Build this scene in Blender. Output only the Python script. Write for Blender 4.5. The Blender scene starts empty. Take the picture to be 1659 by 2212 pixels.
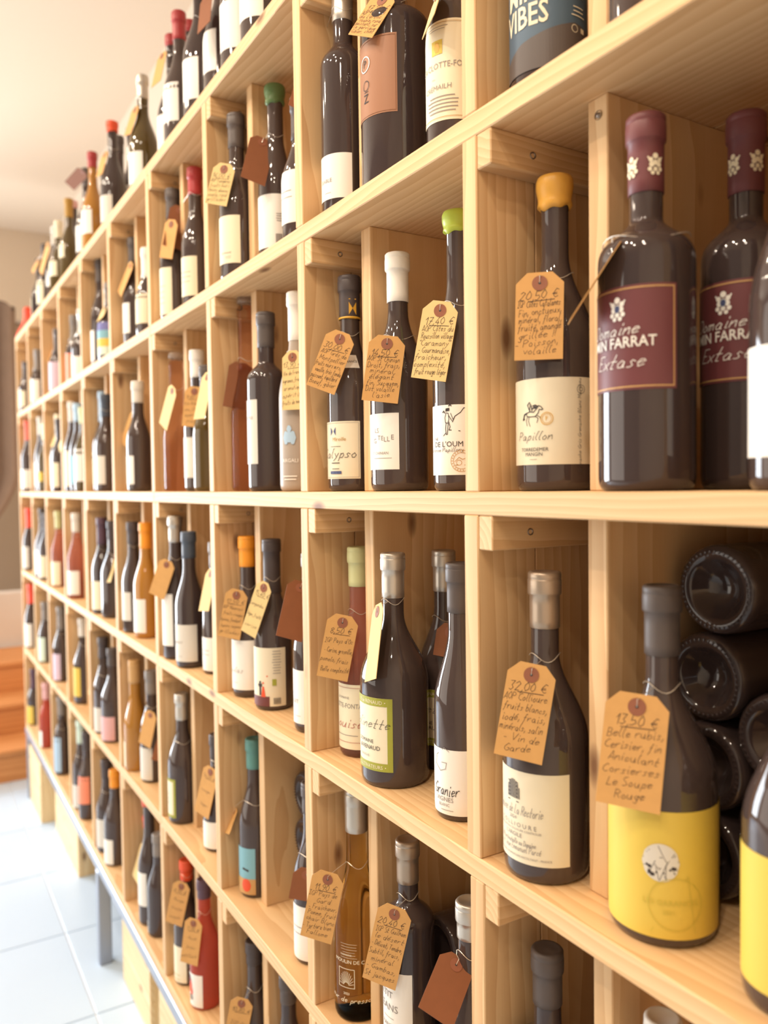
import bpy, math, random
from mathutils import Vector, Matrix
random.seed(7)

# ------------------------------------------------------------------ camera, world, lights, exposure
SC = bpy.context.scene
COL = SC.collection
FPX, CXP, CYP = 1734.78, 829.5, 1106.0            # focal length and centre in pixels of the 1659 x 2212 frame
YAW, PITCH, ROLL = math.radians(31.1095), math.radians(1.9013), -0.013119
FLOOR = 1.51                                      # the eye-level shelf lies this high above the floor
CAM = Vector((0.0, -0.5088, 0.00786 + FLOOR))
FW = Vector((-math.cos(YAW) * math.cos(PITCH), math.sin(YAW) * math.cos(PITCH), -math.sin(PITCH)))
_r = FW.cross(Vector((0, 0, 1))).normalized()
_u = _r.cross(FW)
RT = _r * math.cos(ROLL) + _u * math.sin(ROLL)
UP = -_r * math.sin(ROLL) + _u * math.cos(ROLL)

cd = bpy.data.cameras.new('camera')
cam = bpy.data.objects.new('camera', cd)
COL.objects.link(cam)
cam.matrix_world = Matrix(((RT.x, UP.x, -FW.x, CAM.x), (RT.y, UP.y, -FW.y, CAM.y), (RT.z, UP.z, -FW.z, CAM.z), (0, 0, 0, 1)))
cd.sensor_fit = 'HORIZONTAL'
cd.sensor_width = 36.0
cd.lens = FPX / 1659.0 * 36.0
cd.clip_start = 0.02
cd.dof.use_dof = True
cd.dof.focus_distance = 0.98
cd.dof.aperture_fstop = cd.lens / 1000.0 / 0.0076
SC.camera = cam

SC.view_settings.view_transform = 'Standard'
SC.view_settings.look = 'None'
SC.view_settings.gamma = 1.0
SC.view_settings.use_curve_mapping = False
SC.view_settings.exposure = 0.09

wd = bpy.data.worlds.new('daylight')
SC.world = wd
wd.use_nodes = True
wd.node_tree.nodes['Background'].inputs[0].default_value = (1.0, 0.90, 0.78, 1)
wd.node_tree.nodes['Background'].inputs[1].default_value = 0.30


def area_light(name, loc, direction, sx, sy, power, color):
    l = bpy.data.lights.new(name, 'AREA')
    l.shape = 'RECTANGLE'
    l.size, l.size_y, l.energy, l.color = sx, sy, power, color
    o = bpy.data.objects.new(name, l)
    COL.objects.link(o)
    o.location = loc
    o.rotation_euler = Vector(direction).to_track_quat('-Z', 'Y').to_euler()
    return o


# daylight through the shop window at the far end of the room and through the glazed front
area_light('daylight_far_window', (-6.28, -2.3, 1.55), (1, 0.12, 0), 2.2, 2.3, 260, (0.86, 0.93, 1.0))
area_light('daylight_shopfront', (-3.4, -3.85, 1.7), (0, 1, -0.05), 4.0, 2.4, 70, (1.0, 0.92, 0.82))
# warm ceiling spots above the aisle
SPOTS = [(0.55, -1.35), (0.15, -0.95), (-0.2, -1.6), (-0.55, -1.15), (-0.95, -0.85), (-1.15, -1.6), (-1.7, -1.2), (-2.3, -0.9), (-2.6, -1.6), (-3.1, -1.2), (-3.9, -0.9), (-4.8, -1.4)]
for i, (sx, sy) in enumerate(SPOTS):
    l = bpy.data.lights.new('ceiling_spot_light', 'SPOT')
    l.energy, l.color, l.shadow_soft_size = 27, (1.0, 0.84, 0.66), 0.035
    l.spot_size, l.spot_blend = math.radians(125), 0.7
    o = bpy.data.objects.new('ceiling_spot_light', l)
    COL.objects.link(o)
    o.location = (sx, sy, 3.16)
    o.rotation_euler = Vector((0.0, 0.42, -1)).to_track_quat('-Z', 'Y').to_euler()


# ------------------------------------------------------------------ helpers
def ray(x, y):
    return FW + RT * ((x - CXP) / FPX) + UP * ((CYP - y) / FPX)


def at_y(x, y, Y):
    d = ray(x, y)
    return CAM + d * ((Y - CAM.y) / d.y)


def at_plane(x, y, p0, n):
    d = ray(x, y)
    return CAM + d * ((p0 - CAM).dot(n) / d.dot(n))


def lin(c):
    if isinstance(c, str):
        c = c.lstrip('#')
        c = tuple(int(c[i:i + 2], 16) / 255 for i in (0, 2, 4))
        return tuple((v / 12.92 if v <= 0.04045 else ((v + 0.055) / 1.055) ** 2.4) for v in c)
    return tuple(c)


_mats = {}


def mat(key, color, rough=0.5, metal=0.0, coat=0.0, trans=0.0, ior=1.45, spec=0.5, bump=0.0, bscale=200.0, vary=0.0, alpha=1.0):
    if key in _mats:
        return _mats[key]
    m = bpy.data.materials.new(key)
    m.use_nodes = True
    nt = m.node_tree
    b = nt.nodes['Principled BSDF']
    c = lin(color)
    b.inputs['Base Color'].default_value = (*c, 1)
    b.inputs['Roughness'].default_value = rough
    b.inputs['Metallic'].default_value = metal
    b.inputs['Coat Weight'].default_value = coat
    b.inputs['Coat Roughness'].default_value = 0.03
    b.inputs['Transmission Weight'].default_value = trans
    b.inputs['IOR'].default_value = ior
    b.inputs['Specular IOR Level'].default_value = spec
    b.inputs['Alpha'].default_value = alpha
    if bump or vary:
        tc = nt.nodes.new('ShaderNodeTexCoord')
        n = nt.nodes.new('ShaderNodeTexNoise')
        n.inputs['Scale'].default_value = bscale
        n.inputs['Detail'].default_value = 4
        nt.links.new(tc.outputs['Object'], n.inputs['Vector'])
        if bump:
            bp = nt.nodes.new('ShaderNodeBump')
            bp.inputs['Strength'].default_value = bump
            bp.inputs['Distance'].default_value = 0.002
            nt.links.new(n.outputs['Fac'], bp.inputs['Height'])
            nt.links.new(bp.outputs['Normal'], b.inputs['Normal'])
        if vary:
            mx = nt.nodes.new('ShaderNodeMix')
            mx.data_type = 'RGBA'
            mx.inputs[6].default_value = (*[max(0, v * (1 - vary)) for v in c], 1)
            mx.inputs[7].default_value = (*[min(1, v * (1 + vary * 0.6)) for v in c], 1)
            nt.links.new(n.outputs['Fac'], mx.inputs[0])
            nt.links.new(mx.outputs[2], b.inputs['Base Color'])
    _mats[key] = m
    return m


def wood(key, axis, light, dark, ring=0.0042, knots=True, rough=0.55):
    """planed softwood: growth rings round an axis along the grain (arcs on end faces, streaks on long faces), sparse knots"""
    if key in _mats:
        return _mats[key]
    m = bpy.data.materials.new(key)
    m.use_nodes = True
    nt = m.node_tree
    N = nt.nodes
    L = nt.links.new
    b = N['Principled BSDF']
    b.inputs['Roughness'].default_value = rough
    b.inputs['Specular IOR Level'].default_value = 0.35
    tc = N.new('ShaderNodeTexCoord')
    oi = N.new('ShaderNodeObjectInfo')
    k = {'X': 0, 'Y': 1, 'Z': 2}[axis]
    # random offset per board, so no two boards share a figure
    cx = N.new('ShaderNodeCombineXYZ')
    rnd = []
    for i, f in enumerate((0.11, 0.17, 0.13)):
        mu = N.new('ShaderNodeMath'); mu.operation = 'MULTIPLY'; mu.inputs[1].default_value = 37.7 * (i + 1.3)
        L(oi.outputs['Random'], mu.inputs[0])
        fr = N.new('ShaderNodeMath'); fr.operation = 'FRACT'
        L(mu.outputs[0], fr.inputs[0])
        sc = N.new('ShaderNodeMath'); sc.operation = 'MULTIPLY_ADD'
        sc.inputs[1].default_value = 3.0 if i == k else f
        sc.inputs[2].default_value = 0.0 if i == k else 0.03
        L(fr.outputs[0], sc.inputs[0])
        L(sc.outputs[0], cx.inputs[i])
    ad = N.new('ShaderNodeVectorMath'); ad.operation = 'ADD'
    L(tc.outputs['Object'], ad.inputs[0]); L(cx.outputs[0], ad.inputs[1])
    # slow warp along the grain
    mp = N.new('ShaderNodeMapping')
    s = [9.0, 9.0, 9.0]; s[k] = 1.6
    mp.inputs['Scale'].default_value = s
    L(ad.outputs[0], mp.inputs['Vector'])
    nz = N.new('ShaderNodeTexNoise'); nz.inputs['Scale'].default_value = 1.0; nz.inputs['Detail'].default_value = 3
    L(mp.outputs[0], nz.inputs['Vector'])
    wv = N.new('ShaderNodeVectorMath'); wv.operation = 'MULTIPLY_ADD'
    wv.inputs[1].default_value = (0.05, 0.05, 0.05)
    L(nz.outputs['Color'], wv.inputs[0]); L(ad.outputs[0], wv.inputs[2])
    mp2 = N.new('ShaderNodeMapping')
    s2 = [1.0, 1.0, 1.0]; s2[k] = 0.05
    mp2.inputs['Scale'].default_value = s2
    L(wv.outputs[0], mp2.inputs['Vector'])
    rg = N.new('ShaderNodeTexWave'); rg.wave_type = 'RINGS'; rg.rings_direction = axis; rg.wave_profile = 'SAW'
    rg.inputs['Scale'].default_value = 0.314 / ring / 2.0
    rg.inputs['Distortion'].default_value = 1.2
    rg.inputs['Detail'].default_value = 2
    rg.inputs['Detail Scale'].default_value = 1.5
    L(mp2.outputs[0], rg.inputs['Vector'])
    # fine fibres
    mp3 = N.new('ShaderNodeMapping')
    s3 = [900.0, 900.0, 900.0]; s3[k] = 14.0
    mp3.inputs['Scale'].default_value = s3
    L(ad.outputs[0], mp3.inputs['Vector'])
    fb = N.new('ShaderNodeTexNoise'); fb.inputs['Scale'].default_value = 1.0; fb.inputs['Detail'].default_value = 2
    L(mp3.outputs[0], fb.inputs['Vector'])
    mix = N.new('ShaderNodeMath'); mix.operation = 'MULTIPLY_ADD'; mix.inputs[1].default_value = 0.30
    L(fb.outputs['Fac'], mix.inputs[0])
    m2 = N.new('ShaderNodeMath'); m2.operation = 'MULTIPLY'; m2.inputs[1].default_value = 0.55
    L(rg.outputs['Fac'], m2.inputs[0]); L(m2.outputs[0], mix.inputs[2])
    rp = N.new('ShaderNodeValToRGB')
    rp.color_ramp.elements[0].position = 0.10
    rp.color_ramp.elements[0].color = (*lin(light), 1)
    rp.color_ramp.elements[1].position = 0.98
    rp.color_ramp.elements[1].color = (*lin(dark), 1)
    L(mix.outputs[0], rp.inputs[0])
    col = rp.outputs[0]
    # board-to-board tone
    hs = N.new('ShaderNodeHueSaturation')
    va = N.new('ShaderNodeMapRange'); va.inputs[3].default_value = 0.90; va.inputs[4].default_value = 1.06
    L(oi.outputs['Random'], va.inputs[0]); L(va.outputs[0], hs.inputs['Value']); L(col, hs.inputs['Color'])
    col = hs.outputs[0]
    if knots:
        mp4 = N.new('ShaderNodeMapping')
        s4 = [12.0, 12.0, 12.0]; s4[k] = 4.6
        mp4.inputs['Scale'].default_value = s4
        L(ad.outputs[0], mp4.inputs['Vector'])
        vo = N.new('ShaderNodeTexVoronoi'); vo.inputs['Scale'].default_value = 1.0
        L(mp4.outputs[0], vo.inputs['Vector'])
        kr = N.new('ShaderNodeValToRGB')
        e = kr.color_ramp.elements
        e[0].position = 0.035; e[0].color = (0.85, 0.85, 0.85, 1)
        e[1].position = 0.115; e[1].color = (0, 0, 0, 1)
        e.new(0.07).color = (0.55, 0.55, 0.55, 1)
        L(vo.outputs['Distance'], kr.inputs[0])
        kx = N.new('ShaderNodeMix'); kx.data_type = 'RGBA'
        kx.inputs[7].default_value = (*lin('#6b3f22'), 1)
        L(kr.outputs[0], kx.inputs[0]); L(col, kx.inputs[6])
        col = kx.outputs[2]
    L(col, b.inputs['Base Color'])
    bp = N.new('ShaderNodeBump'); bp.inputs['Strength'].default_value = 0.18; bp.inputs['Distance'].default_value = 0.0012
    L(mix.outputs[0], bp.inputs['Height']); L(bp.outputs['Normal'], b.inputs['Normal'])
    _mats[key] = m
    return m


def link(o, parent=None):
    COL.objects.link(o)
    if parent is not None:
        o.parent = parent
    return o


def obj(name, verts, faces, material, parent=None, smooth=False, loc=None):
    me = bpy.data.meshes.new(name)
    me.from_pydata([tuple(v) for v in verts], [], faces)
    if smooth:
        me.polygons.foreach_set('use_smooth', [True] * len(me.polygons))
    me.materials.append(material)
    me.update()
    o = bpy.data.objects.new(name, me)
    if loc is not None:
        o.location = loc
    return link(o, parent)


def empty(name, loc, label=None, cat=None, group=None):
    o = bpy.data.objects.new(name, None)
    o.empty_display_size = 0.02
    o.location = loc
    link(o)
    tag_obj(o, label, cat, group)
    return o


def tag_obj(o, label=None, cat=None, group=None, kind=None):
    if label: o['label'] = label
    if cat: o['category'] = cat
    if group: o['group'] = group
    if kind: o['kind'] = kind
    return o


def box_data(sx, sy, sz, bev=0.0):
    """box round the origin with chamfered edges (bev)"""
    hx, hy, hz = sx / 2, sy / 2, sz / 2
    if bev <= 0:
        v = [(x * hx, y * hy, z * hz) for x in (-1, 1) for y in (-1, 1) for z in (-1, 1)]
        return v, [(0, 1, 3, 2), (4, 6, 7, 5), (0, 4, 5, 1), (2, 3, 7, 6), (0, 2, 6, 4), (1, 5, 7, 3)]
    v, idx = [], {}
    for x in (-1, 1):
        for y in (-1, 1):
            for z in (-1, 1):
                for a in range(3):
                    p = [x * hx, y * hy, z * hz]
                    for bb in range(3):
                        if bb != a:
                            p[bb] -= (x, y, z)[bb] * bev
                    idx[(x, y, z, a)] = len(v)
                    v.append(tuple(p))
    f = []
    g = lambda s, a: idx[(s[0], s[1], s[2], a)]

    def orient(q):
        p = [Vector(v[i]) for i in q]
        c = sum(p, Vector()) / len(p)
        n = (p[1] - p[0]).cross(p[2] - p[0])
        return tuple(q) if n.dot(c) > 0 else tuple(reversed(q))
    for a in range(3):
        o1, o2 = [i for i in range(3) if i != a]
        for s in (-1, 1):
            q = []
            for t1, t2 in ((-1, -1), (1, -1), (1, 1), (-1, 1)):
                k = [0, 0, 0]; k[a] = s; k[o1] = t1; k[o2] = t2
                q.append(g(k, a))
            f.append(orient(q))
        for t1 in (-1, 1):
            for t2 in (-1, 1):
                q = []
                for s, fa in ((-1, o1), (1, o1), (1, o2), (-1, o2)):
                    k = [0, 0, 0]; k[a] = s; k[o1] = t1; k[o2] = t2
                    q.append(g(k, fa))
                f.append(orient(q))
    for s in [(x, y, z) for x in (-1, 1) for y in (-1, 1) for z in (-1, 1)]:
        f.append(orient([g(s, 0), g(s, 1), g(s, 2)]))
    return v, f


def board(name, x0, x1, y0, y1, z0, z1, material, parent=None, bev=0.0012):
    v, f = box_data(x1 - x0, y1 - y0, z1 - z0, bev)
    o = obj(name, v, f, material, None, loc=((x0 + x1) / 2, (y0 + y1) / 2, (z0 + z1) / 2))
    if parent is not None:
        o.parent = parent
        o.location = Vector(o.location) - Vector(parent.location)
    return o


def lathe(profile, seg, wob=None):
    v, f = [], []
    rings = []
    for i, (r, z) in enumerate(profile):
        if r < 1e-6:
            rings.append([len(v)])
            v.append((0, 0, z))
        else:
            st = len(v)
            for s in range(seg):
                a = 2 * math.pi * s / seg
                dz = wob(a, i) if wob else 0
                v.append((r * math.cos(a), r * math.sin(a), z + dz))
            rings.append(list(range(st, st + seg)))
    for A, B in zip(rings[:-1], rings[1:]):
        for s in range(seg):
            t = (s + 1) % seg
            if len(A) == 1 and len(B) == 1:
                continue
            if len(A) == 1:
                f.append((A[0], B[t], B[s]))
            elif len(B) == 1:
                f.append((A[s], A[t], B[0]))
            else:
                f.append((A[s], A[t], B[t], B[s]))
    return v, f


def tube(points, r, seg=5):
    v, f = [], []
    pts = [Vector(p) for p in points]
    n = len(pts)
    for i, p in enumerate(pts):
        d = (pts[min(i + 1, n - 1)] - pts[max(i - 1, 0)]).normalized()
        a = d.cross(Vector((0.3, 0.2, 0.93)))
        if a.length < 1e-4:
            a = d.cross(Vector((1, 0, 0)))
        a.normalize()
        b = d.cross(a)
        for s in range(seg):
            t = 2 * math.pi * s / seg
            v.append(p + a * (r * math.cos(t)) + b * (r * math.sin(t)))
    for i in range(n - 1):
        for s in range(seg):
            t = (s + 1) % seg
            f.append((i * seg + s, i * seg + t, (i + 1) * seg + t, (i + 1) * seg + s))
    f.append(tuple(reversed(range(seg))))
    f.append(tuple(range((n - 1) * seg, n * seg)))
    return v, f


# ------------------------------------------------------------------ lettering: pen strokes and printed type, flat shapes to be laid on a label or a tag
PEN = {
    'a': '4g2h0f1d3d4g4d5d', 'b': '0l0d2d4f3h1h0f', 'c': '4g2h0f1d4e', 'd': '4g2h0f1d3d4g|5l4d5d', 'e': '0f4g3h1h0f1d4e',
    'f': '4k3l2k1d0a|0h3h', 'g': '4g2h0f2d4g4h3a1a0b', 'h': '0l0d|0f2h3h4d', 'i': '1h1d2d|1j1k', 'j': '2h2b0a|2j2k',
    'k': '0l0d|3h0f4d', 'l': '2l1l0f1d2d', 'm': '0h0d|0g2h2d|2g4h5d', 'n': '0h0d|0f2h3h4d', 'o': '2h0f1d3d4f2h',
    'p': '1h0a|1g3h4f3d1d', 'q': '4g2h0f2d4g|4h4a', 'r': '0h0d|0f2h4h', 's': '4g2h1g3e2d0d', 't': '2l1d3d|0h4h',
    'u': '0h0e1d3d4h4d5d', 'v': '0h2d4h', 'w': '0h1d2g3d5h', 'x': '0h4d|4h0d', 'y': '0h2e|4h2c0a', 'z': '0h4h0d4d',
    'A': '0d3l5d|1f4f', 'B': '0d0l3l4j3h0h|3h5f3d0d', 'C': '5k3l0i0f3d5e', 'D': '0d0l3l5i5f3d0d', 'E': '4l0l0d4d|0h3h',
    'F': '4l0l0d|0h3h', 'G': '5k3l0i0f3d5e5g3g', 'H': '0l0d|5l5d|0h5h', 'I': '0l4l|2l2d|0d4d', 'J': '4l4f2d0e',
    'L': '1l0d4d', 'M': '0d0l3f6l6d', 'N': '0d0l5d5l', 'O': '3l0i0f3d5f5i3l', 'P': '0d0l3l5j3h0h', 'R': '0d0l3l5j3h0h|2h5d',
    'S': '4l1l0j3g4e2d0d', 'T': '0l6l|3l3d', 'U': '0l0f2d4d5f5l', 'V': '0l3d6l', 'X': '0l5d|5l0d',
    '0': '2l0i0f2d4f4i2l', '1': '0i2l2d', '2': '0j2l4j0d4d', '3': '0l4l2h4f2d0e', '4': '3l0f4f|3h3d', '5': '4l0l0h3h4f2d0d',
    '6': '4l1i0f2d4f2h0f', '7': '0l4l1d|1h4h', '8': '2h0j2l4j2h0f2d4f2h', '9': '4i2h0j2l4j4h2d', ',': '1e0b', '.': '1d1e',
    '!': '1l1f|1d1e', '-': '0f3f', "'": '1l1j', '€': '5k3l1i1f3d5e|0h4h|0g4g', '"': '0l0j|2l2j', '&': '4d1k2l3k0f2d5f'}
ACC = {'é': ('e', '2i4k'), 'è': ('e', '4i2k'), 'ê': ('e', '1i2k4i'), 'ç': ('c', '2d2b'), 'ô': ('o', '1i2k4i'), 'É': ('E', '1l3m')}


def _pts(s):
    out = []
    for st in s.split('|'):
        out.append([(int(st[i]), 'abcdefghijklm'.index(st[i + 1]) - 3) for i in range(0, len(st), 2)])
    return out


def pen_strokes(text, size, slant=0.22, jit=0.25):
    """handwriting: list of polylines; x-height is half of size"""
    u, out = 0.0, []
    k = size / 8.0
    for ch in text:
        if ch == ' ':
            u += 4.0
            continue
        extra = None
        if ch in ACC:
            ch, extra = ACC[ch]
        g = PEN.get(ch)
        if not g:
            u += 3
            continue
        st = _pts(g) + (_pts(extra) if extra else [])
        w = max(p[0] for q in st for p in q)
        dy = random.uniform(-jit, jit) * 2
        for q in st:
            out.append([((u + x + slant * y + random.uniform(-jit, jit)) * k, (y + dy + random.uniform(-jit, jit)) * k) for x, y in q])
        u += w + 1.6
    return out, u * k


class Flat:
    """2-D mesh in (u, v)"""
    def __init__(self):
        self.v, self.f = [], []

    def poly(self, pts):
        s = len(self.v)
        self.v += [tuple(p) for p in pts]
        self.f.append(tuple(range(s, s + len(pts))))

    def rect(self, u0, v0, u1, v1, n=1):
        for i in range(n):
            a, b = u0 + (u1 - u0) * i / n, u0 + (u1 - u0) * (i + 1) / n
            self.poly([(a, v0), (b, v0), (b, v1), (a, v1)])

    def frame(self, u0, v0, u1, v1, w, n=12):
        self.rect(u0, v0, u1, v0 + w, n)
        self.rect(u0, v1 - w, u1, v1, n)
        self.rect(u0, v0 + w, u0 + w, v1 - w)
        self.rect(u1 - w, v0 + w, u1, v1 - w)

    def disc(self, u, v, r, n=20, ry=None):
        ry = ry or r
        if r > 0.0028:                      # sliced, so that it follows the curve of the bottle
            m = max(4, int(2 * r / 0.0022))
            for i in range(m):
                x0, x1 = -1 + 2 * i / m, -1 + 2 * (i + 1) / m
                h0, h1 = math.sqrt(max(0, 1 - x0 * x0)) * ry, math.sqrt(max(0, 1 - x1 * x1)) * ry
                self.poly([p for p in ((u + x0 * r, v - h0), (u + x1 * r, v - h1), (u + x1 * r, v + h1), (u + x0 * r, v + h0))])
            return
        self.poly([(u + r * math.cos(2 * math.pi * i / n), v + ry * math.sin(2 * math.pi * i / n)) for i in range(n)])

    def ring(self, u, v, r, w, n=24):
        self.line([(u + r * math.cos(2 * math.pi * i / n), v + r * math.sin(2 * math.pi * i / n)) for i in range(n + 1)], w)

    def line(self, pts, w):
        for (x0, y0), (x1, y1) in zip(pts[:-1], pts[1:]):
            dx, dy = x1 - x0, y1 - y0
            d = math.hypot(dx, dy)
            if d < 1e-7:
                continue
            ex, ey = dx / d * w * 0.4, dy / d * w * 0.4
            px, py = -dy / d * w / 2, dx / d * w / 2
            self.poly([(x0 - ex + px, y0 - ey + py), (x0 - ex - px, y0 - ey - py), (x1 + ex - px, y1 + ey - py), (x1 + ex + px, y1 + ey + py)])

    def pen(self, text, u, v, size, w, align='C', slant=0.22, rot=0.0, jit=0.25, fit=None):
        st, wd_ = pen_strokes(text, size, slant, jit)
        k = 1.0
        if fit and wd_ > fit:
            k = fit / wd_
            wd_ = fit
        off = {'C': -wd_ / 2, 'L': 0, 'R': -wd_}[align]
        c, s = math.cos(rot), math.sin(rot)
        for q in st:
            self.line([(u + (x * k + off) * c - y * s, v + (x * k + off) * s + y * c) for x, y in q], w)

    def type(self, text, u, v, size, align='C', shear=0.0, rot=0.0, bold=0.0, fit=None, squash=1.0):
        vs, fs, wd_ = type_mesh(text, shear, bold)
        k = size
        kx = k * squash
        if fit and wd_ * kx > fit:
            kx = fit / wd_
        off = {'C': -wd_ * kx / 2, 'L': 0, 'R': -wd_ * kx}[align]
        c, s = math.cos(rot), math.sin(rot)
        st = len(self.v)
        for x, y in vs:
            X, Y = x * kx + off, y * k
            self.v.append((u + X * c - Y * s, v + X * s + Y * c))
        self.f += [tuple(i + st for i in q) for q in fs]

    def lines(self, u, v, w, n, pitch, th, align='C'):
        """rows of print too small to read"""
        for i in range(n):
            ww = w * random.uniform(0.7, 1.0)
            a = u - ww / 2 if align == 'C' else u
            self.rect(a, v - i * pitch, a + ww, v - i * pitch + th, 6)


_type = {}


def type_mesh(text, shear, bold):
    k = (text, shear, bold)
    if k in _type:
        return _type[k]
    cu = bpy.data.curves.new('type', 'FONT')
    cu.body = text
    cu.shear = shear
    cu.offset = bold
    cu.resolution_u = 2
    o = bpy.data.objects.new('type', cu)
    me = o.to_mesh()
    vs = [(p.co.x, p.co.y) for p in me.vertices]
    fs = [tuple(p.vertices) for p in me.polygons]
    o.to_mesh_clear()
    bpy.data.objects.remove(o)
    bpy.data.curves.remove(cu)
    xs = [p[0] for p in vs] or [0, 0]
    x0 = min(xs)
    vs = [(x - x0, y) for x, y in vs]
    _type[k] = (vs, fs, max(xs) - x0)
    return _type[k]

# ------------------------------------------------------------------ materials
PINE_L, PINE_D = '#e3be8e', '#c99966'
WX = wood('pine_along_x', 'X', PINE_L, PINE_D)
WY = wood('pine_along_y', 'Y', PINE_L, PINE_D, knots=False)
WZ = wood('pine_along_z', 'Z', PINE_L, PINE_D, ring=0.0062)
STAIR = wood('orange_stair_wood', 'Y', '#d99a62', '#b5713c', ring=0.012, knots=False)
CRATE = wood('pale_crate_wood', 'X', '#f0d9ae', '#d8b37e', ring=0.006)
CRATEZ = wood('pale_crate_wood_upright', 'Z', '#f0d9ae', '#d8b37e', ring=0.006)
GLASS = {
    'dark': mat('dark_green_black_glass', '#473a36', 0.05, coat=0.3),
    'black': mat('black_glass', '#403432', 0.05, coat=0.3),
    'olive': mat('olive_glass', '#54431f', 0.06, coat=0.35),
    'gold': mat('golden_wine_bottle', '#a9742c', 0.06, coat=0.35),
    'rose': mat('rose_wine_glass', '#fddccb', 0.02, trans=1.0, ior=1.18),
    'pink': mat('pink_wine_glass', '#f1b09d', 0.02, trans=0.85, ior=1.20),
    'amber': mat('white_wine_clear_glass', '#fdeab4', 0.02, trans=1.0, ior=1.18),
    'frost': mat('frosted_grey_glass', '#a89a8c', 0.38, spec=0.5),
    'redwine': mat('red_rose_glass', '#dd6f5c', 0.04, trans=0.6, ior=1.20),
}
_cols = {
    'white': ('#efe9df', .55), 'cream': ('#ece0c2', .6), 'ivory': ('#e6d9bd', .6), 'yellow': ('#dcbd50', .5), 'orange': ('#f09a2c', .4),
    'redorange': ('#e2552f', .4), 'red': ('#a9383a', .4), 'burgundy': ('#6d3a3c', .45), 'darkred': ('#5c3232', .45), 'black': ('#4a403f', .45),
    'charcoal': ('#574d49', .45), 'grey': ('#857c75', .4), 'honey': ('#dca346', .35), 'lime': ('#b9c94a', .35), 'green': ('#5f7a4a', .35), 'teal': ('#5f918a', .4),
    'navy': ('#474f5c', .4), 'palegreen': ('#c9c792', .4), 'purple': ('#5b4250', .4), 'blue': ('#6f6fa6', .5), 'skyblue': ('#7fb0bd', .5),
    'pink': ('#d9a9a8', .5), 'lilac': ('#d3bccb', .5), 'mint': ('#cfe0cf', .5), 'salmon': ('#ef8f6e', .5), 'mustard': ('#b58a3e', .5),
    'tan': ('#c59a63', .5), 'copper': ('#9c6a4a', .45), 'slate': ('#4c5f70', .5), 'offwhite': ('#d9d2c6', .5), 'vermilion': ('#f0563e', .45),
    'ink': ('#3c3433', .6), 'inkred': ('#b06058', .6), 'inkgrey': ('#938a84', .6), 'inkblue': ('#4a5276', .6), 'gold': ('#d9a53c', .35),
    'olivegreen': ('#a3a33c', .5), 'brown': ('#8a5a3a', .6), 'wine': ('#6f3d3b', .5), 'fade': ('#cdb94a', .6), 'lightblue': ('#a9c3d8', .5),
}


def cm(name):
    if name == 'silver':
        return mat('silver_foil', '#c9c1b6', 0.34, metal=0.75)
    if name == 'bronze':
        return mat('bronze_foil', '#b3a08d', 0.34, metal=0.7)
    c, r = _cols[name]
    return mat('paint_' + name, c, r)


KRAFT = mat('kraft_card', '#d3a060', 0.75, vary=0.10, bscale=90)
KRAFTP = mat('pale_kraft_card', '#e2c488', 0.75, vary=0.08, bscale=90)
KRAFT_SHADE = mat('shaded_kraft_card', '#8a5536', 0.75, vary=0.10, bscale=90)  # kraft darkened in its colour for tags seen from the shaded side
RINGM = mat('tag_ring_red_brown', '#925a42', 0.6)
WIRE = mat('thin_silver_wire', '#d8cdbd', 0.3, metal=0.6)
PENM = mat('pen_ink', '#40342f', 0.6)
STEEL = mat('grey_steel', '#9aa0ad', 0.38, metal=0.55)
SCREW = mat('screw_steel', '#8d8076', 0.35, metal=0.8)
WALL = mat('cream_plaster', '#dac8b2', 0.9, bump=0.05, bscale=60, vary=0.02)
TILE = mat('pale_floor_tile', '#c2d5ea', 0.35, vary=0.04, bscale=3)
GROUT = mat('pale_grout', '#eceff2', 0.9)
CURT = mat('brown_velvet_curtain', '#8a7260', 0.95, vary=0.12, bscale=14)
PALEW = mat('pale_landing_wall', '#dccfc4', 0.9)
TAN_SHADE = mat('tan_opening_shade', '#a68f77', 0.8)  # shade of the doorway opening, put into the colour

# ------------------------------------------------------------------ the room
board('floor', -6.6, 1.4, -4.0, 0.54, -0.08, -0.006, GROUT)['kind'] = 'structure'
FLOOR_O = bpy.data.objects['floor']
tv, tf = box_data(0.492, 0.492, 0.012, 0.0015)
tme = bpy.data.meshes.new('floor_tile')
tme.from_pydata(tv, [], tf)
tme.materials.append(TILE)
for i in range(-13, 3):
    for j in range(-4, 2):
        o = bpy.data.objects.new('floor_tile', tme)
        link(o, FLOOR_O)
        o.location = Vector((0.098 + 0.497 * i + 0.2485, -0.063 + 0.497 * j + 0.2485 - 0.497, -0.006)) - Vector(FLOOR_O.location)
board('wall_back', -6.6, 1.4, 0.52, 0.62, -0.08, 3.4, WALL, bev=0)['kind'] = 'structure'
# end wall with a window opening (out of frame, it lets the daylight in) and a curtained doorway
wl = board('wall_left', -6.6, -6.4, 0.42, 0.52, 0.0, 3.4, WALL, bev=0)
wl['kind'] = 'structure'
for (y0, y1, z0, z1) in ((-0.75, 0.42, 2.75, 3.4), (-1.1, -0.75, 0, 3.4), (-3.5, -1.1, 2.75, 3.4), (-3.5, -1.1, 0, 0.4), (-4.0, -3.5, 0, 3.4)):
    board('wall_section', -6.6, -6.4, y0, y1, z0, z1, WALL, wl, bev=0)
d1 = board('opening_shade_panel', -6.56, -6.50, -0.75, 0.42, 0.0, 2.75, TAN_SHADE, bev=0.004)  # added tan panel standing in for the shadowy opening behind the curtain
d1['kind'] = 'structure'
w1 = board('window_1', -6.54, -6.50, -3.5, -1.1, 0.4, 0.46, mat('window_frame_paint', '#d8d0c4', 0.5))
w1['kind'] = 'structure'
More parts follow.
